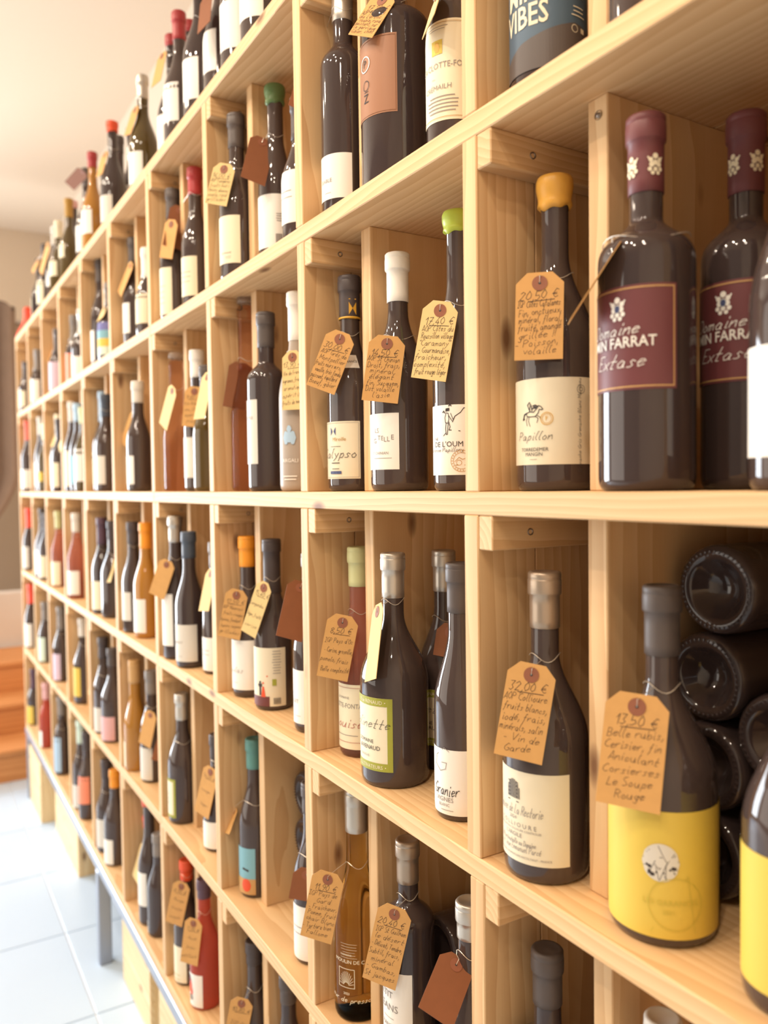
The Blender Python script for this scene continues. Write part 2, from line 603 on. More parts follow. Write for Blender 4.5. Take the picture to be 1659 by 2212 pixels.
for (y0, y1, z0, z1) in ((-3.5, -1.1, 2.69, 2.75), (-3.5, -3.44, 0.46, 2.69), (-1.16, -1.1, 0.46, 2.69), (-2.33, -2.27, 0.46, 2.69)):
    board('window_frame', -6.54, -6.50, y0, y1, z0, z1, _mats['window_frame_paint'], w1)
board('wall_right', 1.3, 1.4, -4.0, 0.52, 0.0, 3.4, WALL, bev=0)['kind'] = 'structure'
board('ceiling', -6.6, 1.4, -4.0, 0.62, 3.4, 3.5, WALL, bev=0)['kind'] = 'structure'
for sx, sy in SPOTS:
    e = empty('ceiling_spot', (sx, sy, 3.4), 'small white ceiling spot lamp above the aisle', 'lamp', 'ceiling spot lamps')
    v, f = lathe([(0.0, -0.16), (0.030, -0.16), (0.042, -0.21), (0.046, -0.21), (0.046, -0.08), (0.02, -0.06), (0.0, -0.06)], 20)
    obj('lamp_shade', v, f, cm('white'), e, True)
    v, f = lathe([(0.0, -0.062), (0.012, -0.062), (0.012, -0.01), (0.04, -0.01), (0.04, 0.0), (0.0, 0.0)], 16)
    obj('lamp_mount', v, f, cm('white'), e, True)

# wooden steps at the far end, pale landing wall, curtain tied back
st = empty('wooden_staircase', (-4.55, 0.0, 0.0), 'orange wooden steps rising at the far end of the rack', 'stairs')
for i in range(3):
    x1 = -4.55 - 0.30 * i
    z1 = 0.17 * (i + 1)
    board('riser', x1 - 0.03, x1 - 0.005, -0.75, 0.40, 0.17 * i, z1 - 0.03, STAIR, st)
    board('tread', x1 - (0.325 if i < 2 else 0.50), x1 + 0.012, -0.76, 0.41, z1 - 0.03, z1, STAIR, st, bev=0.006)
    board('stringer', x1 - 0.29, x1 - 0.03, 0.385, 0.41, 0.0, z1 - 0.031, STAIR, st)
pl = board('landing_wall', -5.78, -5.70, -0.75, 0.42, 0.0, 0.86, PALEW, bev=0.01)
tag_obj(pl, 'low pale plastered wall at the top of the wooden steps', 'wall')
# curtain: folded cloth, gathered towards a tie-back
ny, nz = 60, 40
cv, cf = [], []
for side in (0, 1):
    for j in range(nz + 1):
        z = 0.62 + (2.72 - 0.62) * j / nz
        t = max(0.0, min(1.0, (1.62 - z) / 0.62))
        edge = 0.15 - 0.42 * t ** 1.5
        left = -0.72
        for i in range(ny + 1):
            s = i / ny
            y = left + (edge - left) * s
            x = -5.60 + 0.045 * math.sin(s * 34) * (1 - 0.45 * t) + 0.02 * math.sin(s * 13 + 1) + (0.006 if side else 0)
            zt = z - (0.10 * max(0, (y - 0.05) / 0.1) ** 2 if j == nz else 0)
            cv.append((x, y, zt))
n1 = (ny + 1) * (nz + 1)
for j in range(nz):
    for i in range(ny):
        a = j * (ny + 1) + i
        q = (a, a + 1, a + ny + 2, a + ny + 1)
        cf.append(tuple(reversed(q)))
        cf.append(tuple(n1 + k for k in q))
for i in range(ny):
    for base in (0, nz * (ny + 1)):
        a = base + i
        cf.append((a, a + 1, n1 + a + 1, n1 + a))
for j in range(nz):
    for base in (0, ny):
        a = j * (ny + 1) + base
        cf.append((a, a + ny + 1, n1 + a + ny + 1, n1 + a))
cu = empty('door_curtain', (-5.6, -0.3, 0.86), 'heavy grey-brown curtain tied back in the doorway above the steps', 'curtain')
obj('drape', [(x + 5.6, y + 0.3, z - 0.86) for x, y, z in cv], cf, CURT, cu, True)
v, f = tube([(-0.03, -0.55, 1.835), (-0.03, 0.36, 1.835)], 0.012, 10)
obj('curtain_rod', v, f, cm('charcoal'), cu, True)

# ------------------------------------------------------------------ the rack
TH = 0.0243
Z = {'T': FLOOR + 0.7515, 'A': FLOOR + 0.3849, 'B': FLOOR, 'C': FLOOR - 0.3835, 'D': FLOOR - 0.765, 'E': FLOOR - 1.147}
TOP = {'A': Z['T'] - TH, 'B': Z['A'] - TH, 'C': Z['B'] - TH, 'D': Z['C'] - TH, 'E': Z['D'] - TH}
BAY, T0, DT, DEP = 0.405, 0.6782, 0.0235, 0.50


def divx(k):
    return -(T0 + BAY * k)


rack = empty('wine_rack', (divx(9), 0.0, Z['E'] - TH), 'long pale pine wine rack of square bays along the wall', 'wine rack')
PLANKS = [(0.0, 0.199), (0.2005, 0.35), (0.3515, DEP)]
for row in 'TABCDE':
    z1 = Z[row]
    for (xa, xb) in ((divx(9), divx(3) + 0.012), (divx(3) + 0.013, divx(-1) + 0.35)):
        for (ya, yb) in PLANKS:
            board('shelf_board', xa, xb, ya, yb, z1 - TH, z1, WX, rack)
for row in 'ABCDE':
    for k in range(-1, 10):
        x0 = divx(k) + (random.uniform(-0.0025, 0.0025) if k < 9 else 0)
        board('divider', x0, x0 + DT, 0.0, 0.078, Z[row], TOP[row], WZ, rack)
        board('divider', x0 + 0.0004, x0 + DT - 0.0004, 0.0792, DEP, Z[row], TOP[row], WZ, rack)
        board('cleat', x0 + DT + 0.0003, x0 + DT + 0.0225, 0.001, DEP - 0.01, TOP[row] - 0.0355, TOP[row], WY, rack)
        if k < 5:
            v, f = lathe([(0.0, -0.0012), (0.0022, -0.001), (0.0026, 0.0006), (0.0036, 0.0012), (0.0038, 0.0)], 12)
            o = obj('screw', v, f, SCREW, rack, True, loc=Vector((x0 + DT + 0.0225, 0.058 + random.uniform(-0.012, 0.012), TOP[row] - 0.018)) - Vector(rack.location))
            o.rotation_euler = (0, math.pi / 2, 0)
        if k > 0 or k == 0:
            off = {0: 0.129}.get(k, 0.104)
            xm = x0 + off
            if k <= 8:
                board('inner_divider', xm, xm + 0.0245, 0.049, DEP, Z[row], TOP[row], WZ, rack)
v, f = lathe([(0.0, 0.0014), (0.0022, 0.0012), (0.0026, -0.0004), (0.0040, -0.0010), (0.0042, 0.0006)], 14)
o = obj('screw', v, f, SCREW, rack, True, loc=Vector((divx(0) + 0.129 + 0.014, 0.0486, TOP['B'] - 0.017)) - Vector(rack.location))
o.rotation_euler = (math.pi / 2, 0, 0)

# steel bench that carries the rack, and the crates stored under it
bt = Z['E'] - TH
bench = empty('steel_bench', (divx(9), 0.0, 0.0), 'low grey steel bench frame under the pine rack', 'bench')
board('front_rail', divx(9), divx(-1) + 0.3, -0.004, 0.036, bt - 0.034, bt - 0.0004, STEEL, bench, bev=0.003)
board('back_rail', divx(9), divx(-1) + 0.3, 0.44, 0.48, bt - 0.034, bt - 0.0004, STEEL, bench, bev=0.003)
for lx in (-4.29, -2.655, -1.02, 0.2):
    for ly in (-0.004, 0.44):
        board('leg', lx, lx + 0.034, ly, ly + 0.04, 0.0, bt - 0.0345, STEEL, bench, bev=0.003)
    board('cross_bar', lx, lx + 0.034, 0.0365, 0.4395, bt - 0.034, bt - 0.0006, STEEL, bench, bev=0.003)


def crate(x0, x1, y0, h, label):
    e = empty('wine_crate', ((x0 + x1) / 2, y0, 0.0), label, 'crate', 'wooden crates under the rack')
    t, dp = 0.012, 0.34
    n = 3
    for i in range(n):
        za, zb = h * i / n + 0.001, h * (i + 1) / n - 0.001
        board('front_slat', x0, x1, y0, y0 + t, za, zb, CRATE, e)
        board('back_slat', x0, x1, y0 + dp - t, y0 + dp, za, zb, CRATE, e)
    for xs in (x0, x1 - t):
        board('side_panel', xs, xs + t, y0 + t, y0 + dp - t, 0.0, h, CRATEZ, e)
    board('bottom_panel', x0 + t, x1 - t, y0 + t, y0 + dp - t, 0.004, 0.016, CRATE, e)
    return e


crate(-4.26, -3.90, 0.004, 0.27, 'pale wooden crate on the floor, first one from the curtain')
crate(-3.80, -3.27, 0.05, 0.29, 'wide pale wooden crate on the floor, second one from the curtain')
crate(-2.52, -2.20, 0.045, 0.29, 'pale wooden crate on the floor, third one from the curtain')
crate(-2.09, -1.80, 0.04, 0.29, 'pale wooden crate on the floor, fourth one from the curtain')
crate(-1.72, -1.40, 0.04, 0.29, 'pale wooden crate on the floor, fifth one from the curtain')

# ------------------------------------------------------------------ bottles
ROWN = {'T': 'on rack top', 'A': 'top row', 'B': 'second row', 'C': 'third row', 'D': 'fourth row', 'E': 'bottom row'}
ORD = ['', 'first', 'second', 'third', 'fourth', 'fifth', 'sixth', 'seventh', 'eighth', 'ninth', 'tenth']


def profile(shape, R, H, punt=False):
    rn, rl = 0.0140, 0.0149
    if shape == 'bord':
        a, b, pw = 0.60, 0.725, 1.7
    elif shape == 'slim':
        a, b, pw = 0.46, 0.76, 1.0
        rn = 0.0135
    elif shape == 'flask':
        a, b, pw = 0.40, 0.70, 0.9
        rn, rl = 0.0155, 0.0165
    else:
        a, b, pw = 0.44, 0.735, 1.05
    if punt:
        p = [(0.0, 0.026), (0.010, 0.024), (0.020, 0.015), (0.027, 0.004), (0.0295, 0.0012), (R - 0.0075, 0.0)]
    else:
        p = [(0.0, 0.0), (R - 0.007, 0.0)]
    p += [(R - 0.003, 0.0015), (R - 0.0008, 0.005), (R, 0.011), (R, a * H * 0.5), (R, a * H)]
    n = 12
    for i in range(1, n + 1):
        t = (i / n)
        w = 0.5 * (1 + math.cos(math.pi * t ** pw))
        p.append((rn + (R - rn) * w, (a + (b - a) * t) * H))
    p += [(rn, 0.84 * H), (rn, H - 0.022), (rl, H - 0.020), (rl, H - 0.006), (rl - 0.002, H - 0.0006), (0.0, H - 0.0004)]
    return p


def rad_fn(prof):
    q = [(z, r) for r, z in prof[2:]]

    def f(z):
        for (z0, r0), (z1, r1) in zip(q[:-1], q[1:]):
            if z0 <= z <= z1 and z1 > z0:
                return r0 + (r1 - r0) * (z - z0) / (z1 - z0)
        return q[0][1] if z < q[0][0] else q[-1][1]
    return f


def cap_mesh(kind, prof, H, zc, seg):
    rad = rad_fn(prof)
    if kind == 'foil':
        p = [(rad(zc) + 0.0004, zc), (rad(zc) + 0.0011, zc + 0.0006)]
        for i in range(1, 5):
            z = zc + (H - 0.024 - zc) * i / 4
            if z > zc + 0.001:
                p.append((rad(z) + 0.0011, z))
        p += [(0.0165, H - 0.0225), (0.0169, H - 0.021), (0.0169, H - 0.0085), (0.0166, H - 0.0075), (0.0163, H - 0.0070), (0.0166, H - 0.0064),
              (0.0166, H - 0.0018), (0.0152, H), (0.0125, H + 0.0003), (0.0120, H - 0.0004), (0.0, H - 0.0002)]
        return lathe(p, seg)
    if kind == 'wax':
        p = [(rad(zc) + 0.0004, zc), (rad(zc) + 0.0018, zc + 0.001)]
        for i in range(1, 5):
            z = zc + (H - 0.012 - zc) * i / 5
            p.append((max(rad(z), 0.0145) + 0.0024 + 0.0006 * math.sin(i * 1.7), z))
        p += [(0.0186, H - 0.010), (0.0186, H - 0.003), (0.0170, H + 0.0008), (0.0120, H + 0.0022), (0.0, H + 0.0020)]
        return lathe(p, seg, wob=lambda a, i: (0.0016 * math.sin(2 * a + 1) + 0.0012 * math.sin(5 * a)) if i < 2 else 0)
    # glass stopper
    p = [(0.0, H), (0.0100, H), (0.0105, H + 0.004), (0.0165, H + 0.005), (0.0172, H + 0.007), (0.0165, H + 0.016), (0.014, H + 0.018), (0.0, H + 0.018)]
    return lathe(p, seg)


class Bot:
    pass


def clear(row, bay, X, Y, R, m=0.0008):
    """does a bottle of radius R fit at X, Y between the boards and the bottles already placed"""
    if Y - R < 0.0:
        return False
    for q in BOTTLES:
        if q.row == row and math.hypot(q.pos.x - X, q.pos.y - Y) < q.R + R + m:
            return False
    if row == 'T':
        return X - R > divx(9)
    kl = 10 - bay
    if X - R < divx(kl) + DT + 0.003 + m or X + R > divx(kl - 1) - 0.003 - m:
        return False
    if kl <= 8:
        xm = divx(kl) + {0: 0.129}.get(kl, 0.104)
        dx = max(xm - 0.0025 - X, 0, X - xm - 0.027)
        dy = max(0.049 - Y, 0)
        if math.hypot(dx, dy) < R + m:
            return False
    return True


def settle(row, bay, x, y, Y, R):
    """slide the bottle along its line of sight to the nearest free standing place"""
    for k in range(6):
        r = max(0.0315, R * (1 - 0.045 * k))
        for s in range(0, 75):
            for sg in ((-1, 1) if s else (1,)):
                yy = Y + sg * s * 0.002
                if yy > 0.30 or yy < 0.03:
                    continue
                if clear(row, bay, at_y(x, y, yy).x, yy, r):
                    return yy, r
            if s > 20 and k < 2:
                break
    return None


BOTTLES = []
TAGS = []


def B(row, bay, x, y, Y=0.07, w=None, shape='burg', glass='dark', cap=None, lab=None, art=None, H=None, words='', R=None, neck=None, xb=None, label=None):
    """one standing bottle; x, y is the pixel of its top centre, Y its distance behind the rack front.
    cap = (kind, colour, pixel row of its lower rim); lab = (colour, top, bottom pixel rows, half angle, azimuth)"""
    b = Bot()
    d0 = (at_y(x, y, Y) - CAM).dot(FW)
    if R is None:
        R = min(0.046, max(0.031, w / 2 / FPX * d0)) if w else 0.0375
    for dx in (0, 1, -1, 2, -2, 3, -3, 4, 5, 6, 8, 10, 12, 15, 18, 22, 26, 30):
        got = settle(row, bay, x + dx, y, Y, R)
        if got:
            x, (Y, R) = x + dx, got
            break
    else:
        print('NO PLACE', row, bay, x, y)
    P = at_y(x, y, Y)
    if H is None:
        H = P.z - Z[row]
        H = min(0.372 if row == 'T' else 0.345, max(0.245, H))
    b.R, b.H, b.row, b.bay, b.pos = R, H, row, bay, Vector((P.x, P.y, Z[row]))
    near = bay >= 8
    seg = 48 if near else (28 if bay >= 6 else 20)
    prof = profile(shape, R, H)
    b.rad = rad = rad_fn(prof)
    b.phi = math.atan2(-P.x, P.y - CAM.y)
    e = empty('wine_bottle', b.pos, None, 'bottle', 'bottles in the wine rack')
    b.e = e
    gname = {'dark': 'dark', 'black': 'black', 'olive': 'olive', 'gold': 'golden', 'rose': 'rosé', 'pink': 'pink', 'amber': 'clear golden', 'frost': 'frosted grey', 'redwine': 'red-rosé'}[glass]
    v, f = lathe(prof, seg)
    obj('glass_body', v, f, GLASS[glass], e, True)

    def zpx(yy, r):
        p = at_y(x, yy, Y)
        d = (p - CAM).length
        return (CAM.z + (p.z - CAM.z) * (d - r) / d) - Z[row]
    if cap:
        kind, cname, yc = cap
        if kind == 'stopper':
            v, f = cap_mesh(kind, prof, H, H, seg)
            obj('stopper', v, f, mat('clear_stopper_glass', '#f4eadf', 0.05, trans=0.85, ior=1.4), e, True)
        else:
            zc = zpx(yc, 0.015) if yc else H - 0.055
            zc = min(H - (0.012 if kind == 'wax' else 0.028), max(H - 0.095, zc))
            v, f = cap_mesh(kind, prof, H, zc, seg)
            obj('wax_seal' if kind == 'wax' else 'capsule', v, f, cm(cname), e, True)
            b.zc = zc
    else:
        b.zc = H
        v, f = lathe([(0.0, H - 0.004), (0.0095, H - 0.004), (0.0095, H + 0.001), (0.0, H + 0.001)], 14)
        obj('cork', v, f, cm('tan'), e, True)
    lw = ''
    if lab:
        cname, y0, y1, half, az = lab
        z1, z0 = zpx(y0, R), zpx(y1, R)
        z0 = max(0.008, z0)
        z1 = max(z0 + 0.03, min(z1, 0.62 * H if shape == 'bord' else 0.50 * H))
        half, az = math.radians(half), math.radians(az)
        nu, nv = max(10, int(half * 14)), (12 if near else 4)
        lv, lf = [], []
        for j in range(nv + 1):
            for i in range(nu + 1):
                a = az - half + 2 * half * i / nu
                zz = z0 + (z1 - z0) * j / nv
                r = rad(zz) + 0.00045
                lv.append((r * math.sin(a), -r * math.cos(a), zz))
        for j in range(nv):
            for i in range(nu):
                q = j * (nu + 1) + i
                lf.append((q, q + 1, q + nu + 2, q + nu + 1))
        lo = obj('label', lv, lf, cm(cname), e, True)
        lw = cname
        if art:
            for k, (pn, cn, fl) in enumerate(art(2 * half * R, z1 - z0)):
                vv = []
                for (u, vz) in fl.v:
                    zz = z0 + vz
                    a = az + u / R
                    r = rad(zz) + 0.00085 + 0.00012 * k
                    vv.append((r * math.sin(a), -r * math.cos(a), zz))
                if fl.f:
                    obj(pn, vv, fl.f, cm(cn), lo)
    if neck:                                   # neck label: colour, pixel rows, half angle, azimuth
        cname, y0, y1, half, az = neck
        z1, z0 = zpx(y0, 0.02), zpx(y1, 0.02)
        lv, lf = [], []
        for j in range(5):
            for i in range(13):
                a = math.radians(az) + math.radians(half) * (i / 6 - 1) * (1.0 - 0.12 * j / 4)
                zz = z0 + (z1 - z0) * j / 4
                r = rad(zz) + 0.0006
                lv.append((r * math.sin(a), -r * math.cos(a), zz))
        for j in range(4):
            for i in range(12):
                q = j * 13 + i
                lf.append((q, q + 1, q + 14, q + 13))
        b.neck = obj('neck_label', lv, lf, cm(cname), e, True)
    cw = 'no capsule'
    if cap:
        cw = {'foil': cap[1] + ' capsule', 'wax': cap[1] + ' wax', 'stopper': 'glass stopper'}[cap[0]]
    place = ROWN[row] + (', ' if row != 'T' else ' above ') + ORD[bay] + ' bay from curtain'
    if label:
        e['label'] = label
    else:
        lt = words or ((lw + ' label') if lw else 'no label')
        e['label'] = f'{gname} bottle with {cw} and {lt}, {place}'
    b.short = f'{gname} {cw}'.replace(' capsule', '-capped').replace(' wax', '-waxed') + ' bottle'
    b.place = place
    BOTTLES.append(b)
    return b


def T(b, hole, bot, yaw=None, kind=KRAFT, text=None, price='', width=0.043, Yh=None, Yb=None, string=True, back=False):
    """kraft price tag on a wire round the neck of bottle b; hole and bot are pixels of its eyelet and of the middle of its lower edge"""
    phi = b.phi if yaw is None else math.radians(yaw)
    n = Vector((math.sin(phi), -math.cos(phi), 0))
    ax = Vector((b.pos.x, b.pos.y, 0))
    if Yh is not None:
        ph = at_y(hole[0], hole[1], Yh)
        pb = at_y(bot[0], bot[1], Yb)
    else:
        zh = at_y(hole[0], hole[1], b.pos.y - 0.03).z - b.pos.z
        ph = at_plane(hole[0], hole[1], ax + n * max(0.037, b.rad(zh) + 0.008), n)
        pb = at_plane(bot[0], bot[1], ax + n * (b.R + 0.0075), n)
    d = (pb - ph)
    Lh = d.length
    d.normalize()
    wv = Vector((math.cos(phi), math.sin(phi), 0))
    wv = (wv - d * wv.dot(d)).normalized()
    nn = d.cross(wv).normalized()
    if nn.dot(CAM - ph) < 0:
        nn = -nn
    top = 0.011
    hw = width / 2
    e = empty('price_tag', ph, None, 'price tag', 'kraft price tags on the bottles')
    ch = 0.011
    out = [(-hw, Lh), (-hw, ch - top), (-hw + ch, -top), (hw - ch, -top), (hw, ch - top), (hw, Lh)]
    th = 0.0004
    vs = []
    for s in (1, -1):
        for (a, c) in out:
            vs.append(wv * a + d * c + nn * (th * s))
    k = len(out)
    fs = [tuple(range(k)), tuple(reversed(range(k, 2 * k)))]
    for i in range(k):
        j = (i + 1) % k
        fs.append((i, i + k, j + k, j))
    obj('tag_card', vs, fs, kind, e)

    def disc(r0, r1, lift, m, name, n_=24):
        vv, ff = [], []
        for i in range(n_):
            a = 2 * math.pi * i / n_
            for r in (r0, r1):
                vv.append(wv * (r * math.cos(a)) + d * (r * math.sin(a)) + nn * lift)
        for i in range(n_):
            j = (i + 1) % n_
            ff.append((2 * i, 2 * i + 1, 2 * j + 1, 2 * j))
        return obj(name, vv, ff, m, e)
    disc(0.0014, 0.0075, 0.0009, RINGM, 'eyelet_ring')
    disc(0.0, 0.0014, 0.0007, cm('ink'), 'eyelet_hole', 10)
    if text:
        fl = Flat()
        nl = len(text)
        vpos = -0.012
        step = (Lh - 0.016) / max(1, nl - 0.3)
        for i, t_ in enumerate(text):
            sz = 0.0085 if i == 0 else min(0.0068, step * 1.0)
            tilt = random.uniform(0.02, 0.13)
            fl.pen(t_, random.uniform(-0.002, 0.002), vpos - (0.004 if i == 0 else 0), sz, 0.00036 if i else 0.00046, 'C', 0.28, tilt, fit=width * 0.90)
            if i == 0:
                fl.line([(-hw * 0.45, vpos - 0.0062), (hw * 0.62, vpos - 0.0045)], 0.0006)
                vpos -= 0.0035
            vpos -= step
        # writing runs across the card; u along the width, v upwards from the eyelet
        sgn = 1 if wv.dot(RT) > 0 else -1
        vv = [wv * (u * sgn) - d * v_ + nn * (th + 0.00035) for u, v_ in fl.v]
        if fl.f:
            obj('handwriting', vv, fl.f, PENM, e)
    if string:
        rr = b.rad(min(b.H - 0.03, max(0.6 * b.H, ph.z - b.pos.z + 0.012))) + 0.0012
        zz = min(b.H - 0.03, max(0.6 * b.H, ph.z - b.pos.z + 0.012))
        c = Vector((b.pos.x, b.pos.y, b.pos.z + zz))
        loop = []
        for i in range(15):
            a = b.phi - 1.5 + 3.0 * i / 14
            loop.append(c + Vector((math.sin(a) * rr, -math.cos(a) * rr, 0.004 * math.sin(i * 0.6))))
        near = min(loop, key=lambda p: (p - ph).length)
        p0 = ph + nn * 0.0012
        path = [p0, p0 - d * 0.006 + nn * 0.003, (p0 + near) / 2 + Vector((0, 0, 0.003)), near]
        v1, f1 = tube([p - ph for p in path], 0.00045, 4)
        v2, f2 = tube([p - ph for p in loop], 0.00045, 4)
        o_ = len(v1)
        obj('wire', list(v1) + list(v2), list(f1) + [tuple(i + o_ for i in q) for q in f2], WIRE, e)
    kn = {KRAFT: 'kraft', KRAFTP: 'pale kraft', KRAFT_SHADE: 'dark brown'}[kind]
    if price:
        e['label'] = f'{kn} price tag reading {price} on the {b.short}'
    else:
        e['label'] = f'{kn} price tag on {b.short}, {b.place}'
    b.ntag = getattr(b, 'ntag', 0) + 1
    return e

# ------------------------------------------------------------------ printed label designs (w, h = label width and height in metres)
def art(*items):
    """items: (part, colour, function(flat, w, h))"""
    def mk(w, h):
        out = []
        for pn, cn, fn in items:
            fl = Flat()
            fn(fl, w, h)
            out.append((pn, cn, fl))
        return out
    return mk


def a_papillon():
    def horse(f, w, h):
        k, ox, oy = 0.00031 * h / 0.085, -0.002, h * 0.575
        S = lambda pts, wd=0.0006: f.line([(ox + x * k, oy + y * k) for x, y in pts], wd)
        S([(-20, 8), (-8, 12), (8, 10), (18, 20), (26, 30), (34, 26), (40, 18), (36, 16), (28, 18), (24, 6), (14, -4), (-6, -4), (-18, -2), (-22, 6)], 0.0008)
        S([(-20, 8), (-30, 4), (-36, -12), (-30, -10)], 0.0014)
        S([(-16, -2), (-22, -16), (-18, -32)]); S([(-10, -4), (-12, -18), (-6, -34)])
        S([(14, -4), (24, -10), (20, -24)]); S([(18, 0), (30, -6), (34, -20)])
        S([(-6, 12), (-16, 34), (-8, 42), (0, 30), (2, 14)], 0.0009); S([(-6, 12), (-6, 34)]); S([(-10, 20), (-2, 30)])
        S([(16, 22), (8, 24), (2, 20)], 0.0012); S([(22, 28), (14, 32), (6, 30)], 0.0012); S([(20, 24), (10, 28)], 0.0012)
    return art(('emblem', 'ink', horse),
               ('seal', 'gold', lambda f, w, h: (f.ring(0.014, h * 0.53, 0.006, 0.0006), f.ring(0.014, h * 0.53, 0.0045, 0.0004), f.type('F', 0.014, h * 0.51, 0.006))),
               ('lettering', 'ink', lambda f, w, h: (f.pen('Papillon', 0.0, h * 0.29, 0.0080, 0.0005, slant=0.35, jit=0.05),
                                                     f.type('TORREDEMER', 0.0, h * 0.158, 0.0050), f.type('MANGIN', 0.0, h * 0.103, 0.0050),
                                                     f.rect(-0.004, h * 0.06, 0.004, h * 0.064))),
               ('side_lettering', 'ink', lambda f, w, h: (f.pen('Grenache Gris Grenache Blanc Macabeu', 0.0475, h * 0.45, 0.0036, 0.0003, rot=math.pi / 2, jit=0.08),
                                                     f.ring(0.0475, h * 0.86, 0.0042, 0.0004), f.ring(0.0475, h * 0.86, 0.002, 0.0004))))


def crest(f, u, v, k):
    for (x, y, r) in ((0, 9, 3.2), (-5, 5, 2.6), (5, 5, 2.6), (-4, 0, 3.0), (4, 0, 3.0), (0, 2, 3.0), (-6, -5, 2.4), (6, -5, 2.4), (0, -5, 2.6), (-3, -9, 2.2), (3, -9, 2.2)):
        f.disc(u + x * k, v + y * k, r * k, 9)
    f.line([(u - 8 * k, v + 8 * k), (u - 5 * k, v + 3 * k)], 1.6 * k)
    f.line([(u + 8 * k, v + 8 * k), (u + 5 * k, v + 3 * k)], 1.6 * k)


def a_farrat():
    return art(('border', 'tan', lambda f, w, h: f.frame(-w / 2 + 0.001, 0.002, w / 2 - 0.002, h - 0.002, 0.0012)),
               ('emblem', 'white', lambda f, w, h: crest(f, 0.002, h * 0.78, 0.00085)),
               ('emblem', 'inkblue', lambda f, w, h: f.disc(0.002, h * 0.785, 0.0026, 8, 0.0032)),
               ('lettering', 'white', lambda f, w, h: (f.pen('Domaine', -0.004, h * 0.535, 0.010, 0.0007, slant=0.5, jit=0.08, fit=0.05),
                                                       f.type('MIN FARRAT', 0.003, h * 0.41, 0.0125, bold=0.012, fit=0.062),
                                                       f.pen('Extase', 0.002, h * 0.22, 0.011, 0.0006, slant=0.5, jit=0.08))))


def a_calypso():
    def em(f, w, h):
        u, v = -0.004, h * 0.83
        f.poly([(u - 0.005, v + 0.006), (u - 0.001, v), (u - 0.005, v - 0.006)])
        f.poly([(u + 0.005, v - 0.006), (u + 0.001, v), (u + 0.005, v + 0.006)])
    return art(('border', 'inkgrey', lambda f, w, h: f.frame(-w / 2 + 0.002, 0.002, w / 2 - 0.002, h - 0.002, 0.0004)),
               ('emblem', 'inkblue', em),
               ('lettering', 'mustard', lambda f, w, h: f.type('Mireille', 0.006, h * 0.66, 0.0075, shear=0.15)),
               ('lettering', 'ink', lambda f, w, h: (f.pen('Calypso', 0.002, h * 0.37, 0.0125, 0.0008, slant=0.3, jit=0.04), f.lines(0.0, h * 0.56, 0.022, 1, 0.003, 0.0006),
                                                     f.lines(0.0, h * 0.27, 0.020, 1, 0.003, 0.0011), f.lines(0.0, h * 0.17, 0.014, 1, 0.003, 0.0008))),
               ('band', 'inkblue', lambda f, w, h: f.rect(-0.010, h * 0.085, 0.010, h * 0.135, 3)))


def a_chinian():
    return art(('lettering', 'inkgrey', lambda f, w, h: (f.type('LS', 0.006, h * 0.66, 0.0085), f.type('G', 0.002, h * 0.475, 0.009), f.type('T', 0.010, h * 0.53, 0.0085), f.type('E', 0.0155, h * 0.52, 0.0085),
                                                         f.type('L', 0.020, h * 0.495, 0.009), f.type('L', 0.0245, h * 0.50, 0.009), f.type('E', 0.030, h * 0.53, 0.009),
                                                         f.type('ST CHINIAN', 0.010, h * 0.27, 0.0052), f.lines(0.014, h * 0.20, 0.034, 1, 0.003, 0.0006))))


def a_oum():
    def hike(f, w, h):
        ox, oy, k = 0.0035, h * 0.755, 0.00036
        S = lambda pts, wd=0.0007: f.line([(ox + x * k, oy + y * k) for x, y in pts], wd)
        S([(-6, 30), (-10, 14), (-8, -2), (0, -4), (4, 8), (2, 28), (-6, 30)])
        f.poly([(ox - 8 * k, oy + 34 * k), (ox + 6 * k, oy + 36 * k), (ox + 6 * k, oy + 46 * k), (ox - 7 * k, oy + 44 * k)])
        S([(-6, -4), (-8, -22), (-6, -40), (-2, -40), (0, -20), (2, -4)], 0.0008); S([(4, 0), (8, -16), (4, -26), (10, -26)], 0.0008)
        S([(4, 20), (14, 4)]); S([(10, 28), (18, 8)]); S([(6, -26), (40, -30)], 0.0009); S([(16, 0), (24, 18), (42, 30), (52, 44), (76, 44)], 0.0009)
        S([(4, 52), (8, 56), (12, 52)], 0.0012); S([(-18, 32), (-14, 36), (-11, 30)], 0.0012); S([(-16, -44), (-6, -34)])

    def seal(f, w, h):
        f.ring(0.0195, h * 0.20, 0.0125, 0.0005, 30); f.ring(0.0195, h * 0.20, 0.0095, 0.0005, 30)
        f.line([(0.0115, h * 0.19), (0.0165, h * 0.25), (0.0205, h * 0.22), (0.0245, h * 0.24), (0.0275, h * 0.18)], 0.0006)
        f.line([(0.0125, h * 0.14), (0.0265, h * 0.14)], 0.0006); f.ring(0.0165, h * 0.175, 0.003, 0.0005, 12)
        for i in range(22):
            a = 2 * math.pi * i / 22
            f.line([(0.0195 + 0.0103 * math.cos(a), h * 0.20 + 0.0103 * math.sin(a)), (0.0195 + 0.0118 * math.cos(a), h * 0.20 + 0.0118 * math.sin(a))], 0.0006)
    return art(('emblem', 'ink', hike), ('lettering', 'ink', lambda f, w, h: (f.type("DE L'OUM", 0.002, h * 0.405, 0.0088), f.type('NE', -0.014, h * 0.50, 0.005),
                                                                            f.pen('Florence Papillory', -0.004, h * 0.335, 0.0045, 0.0004, jit=0.1))), ('seal', 'mustard', seal))


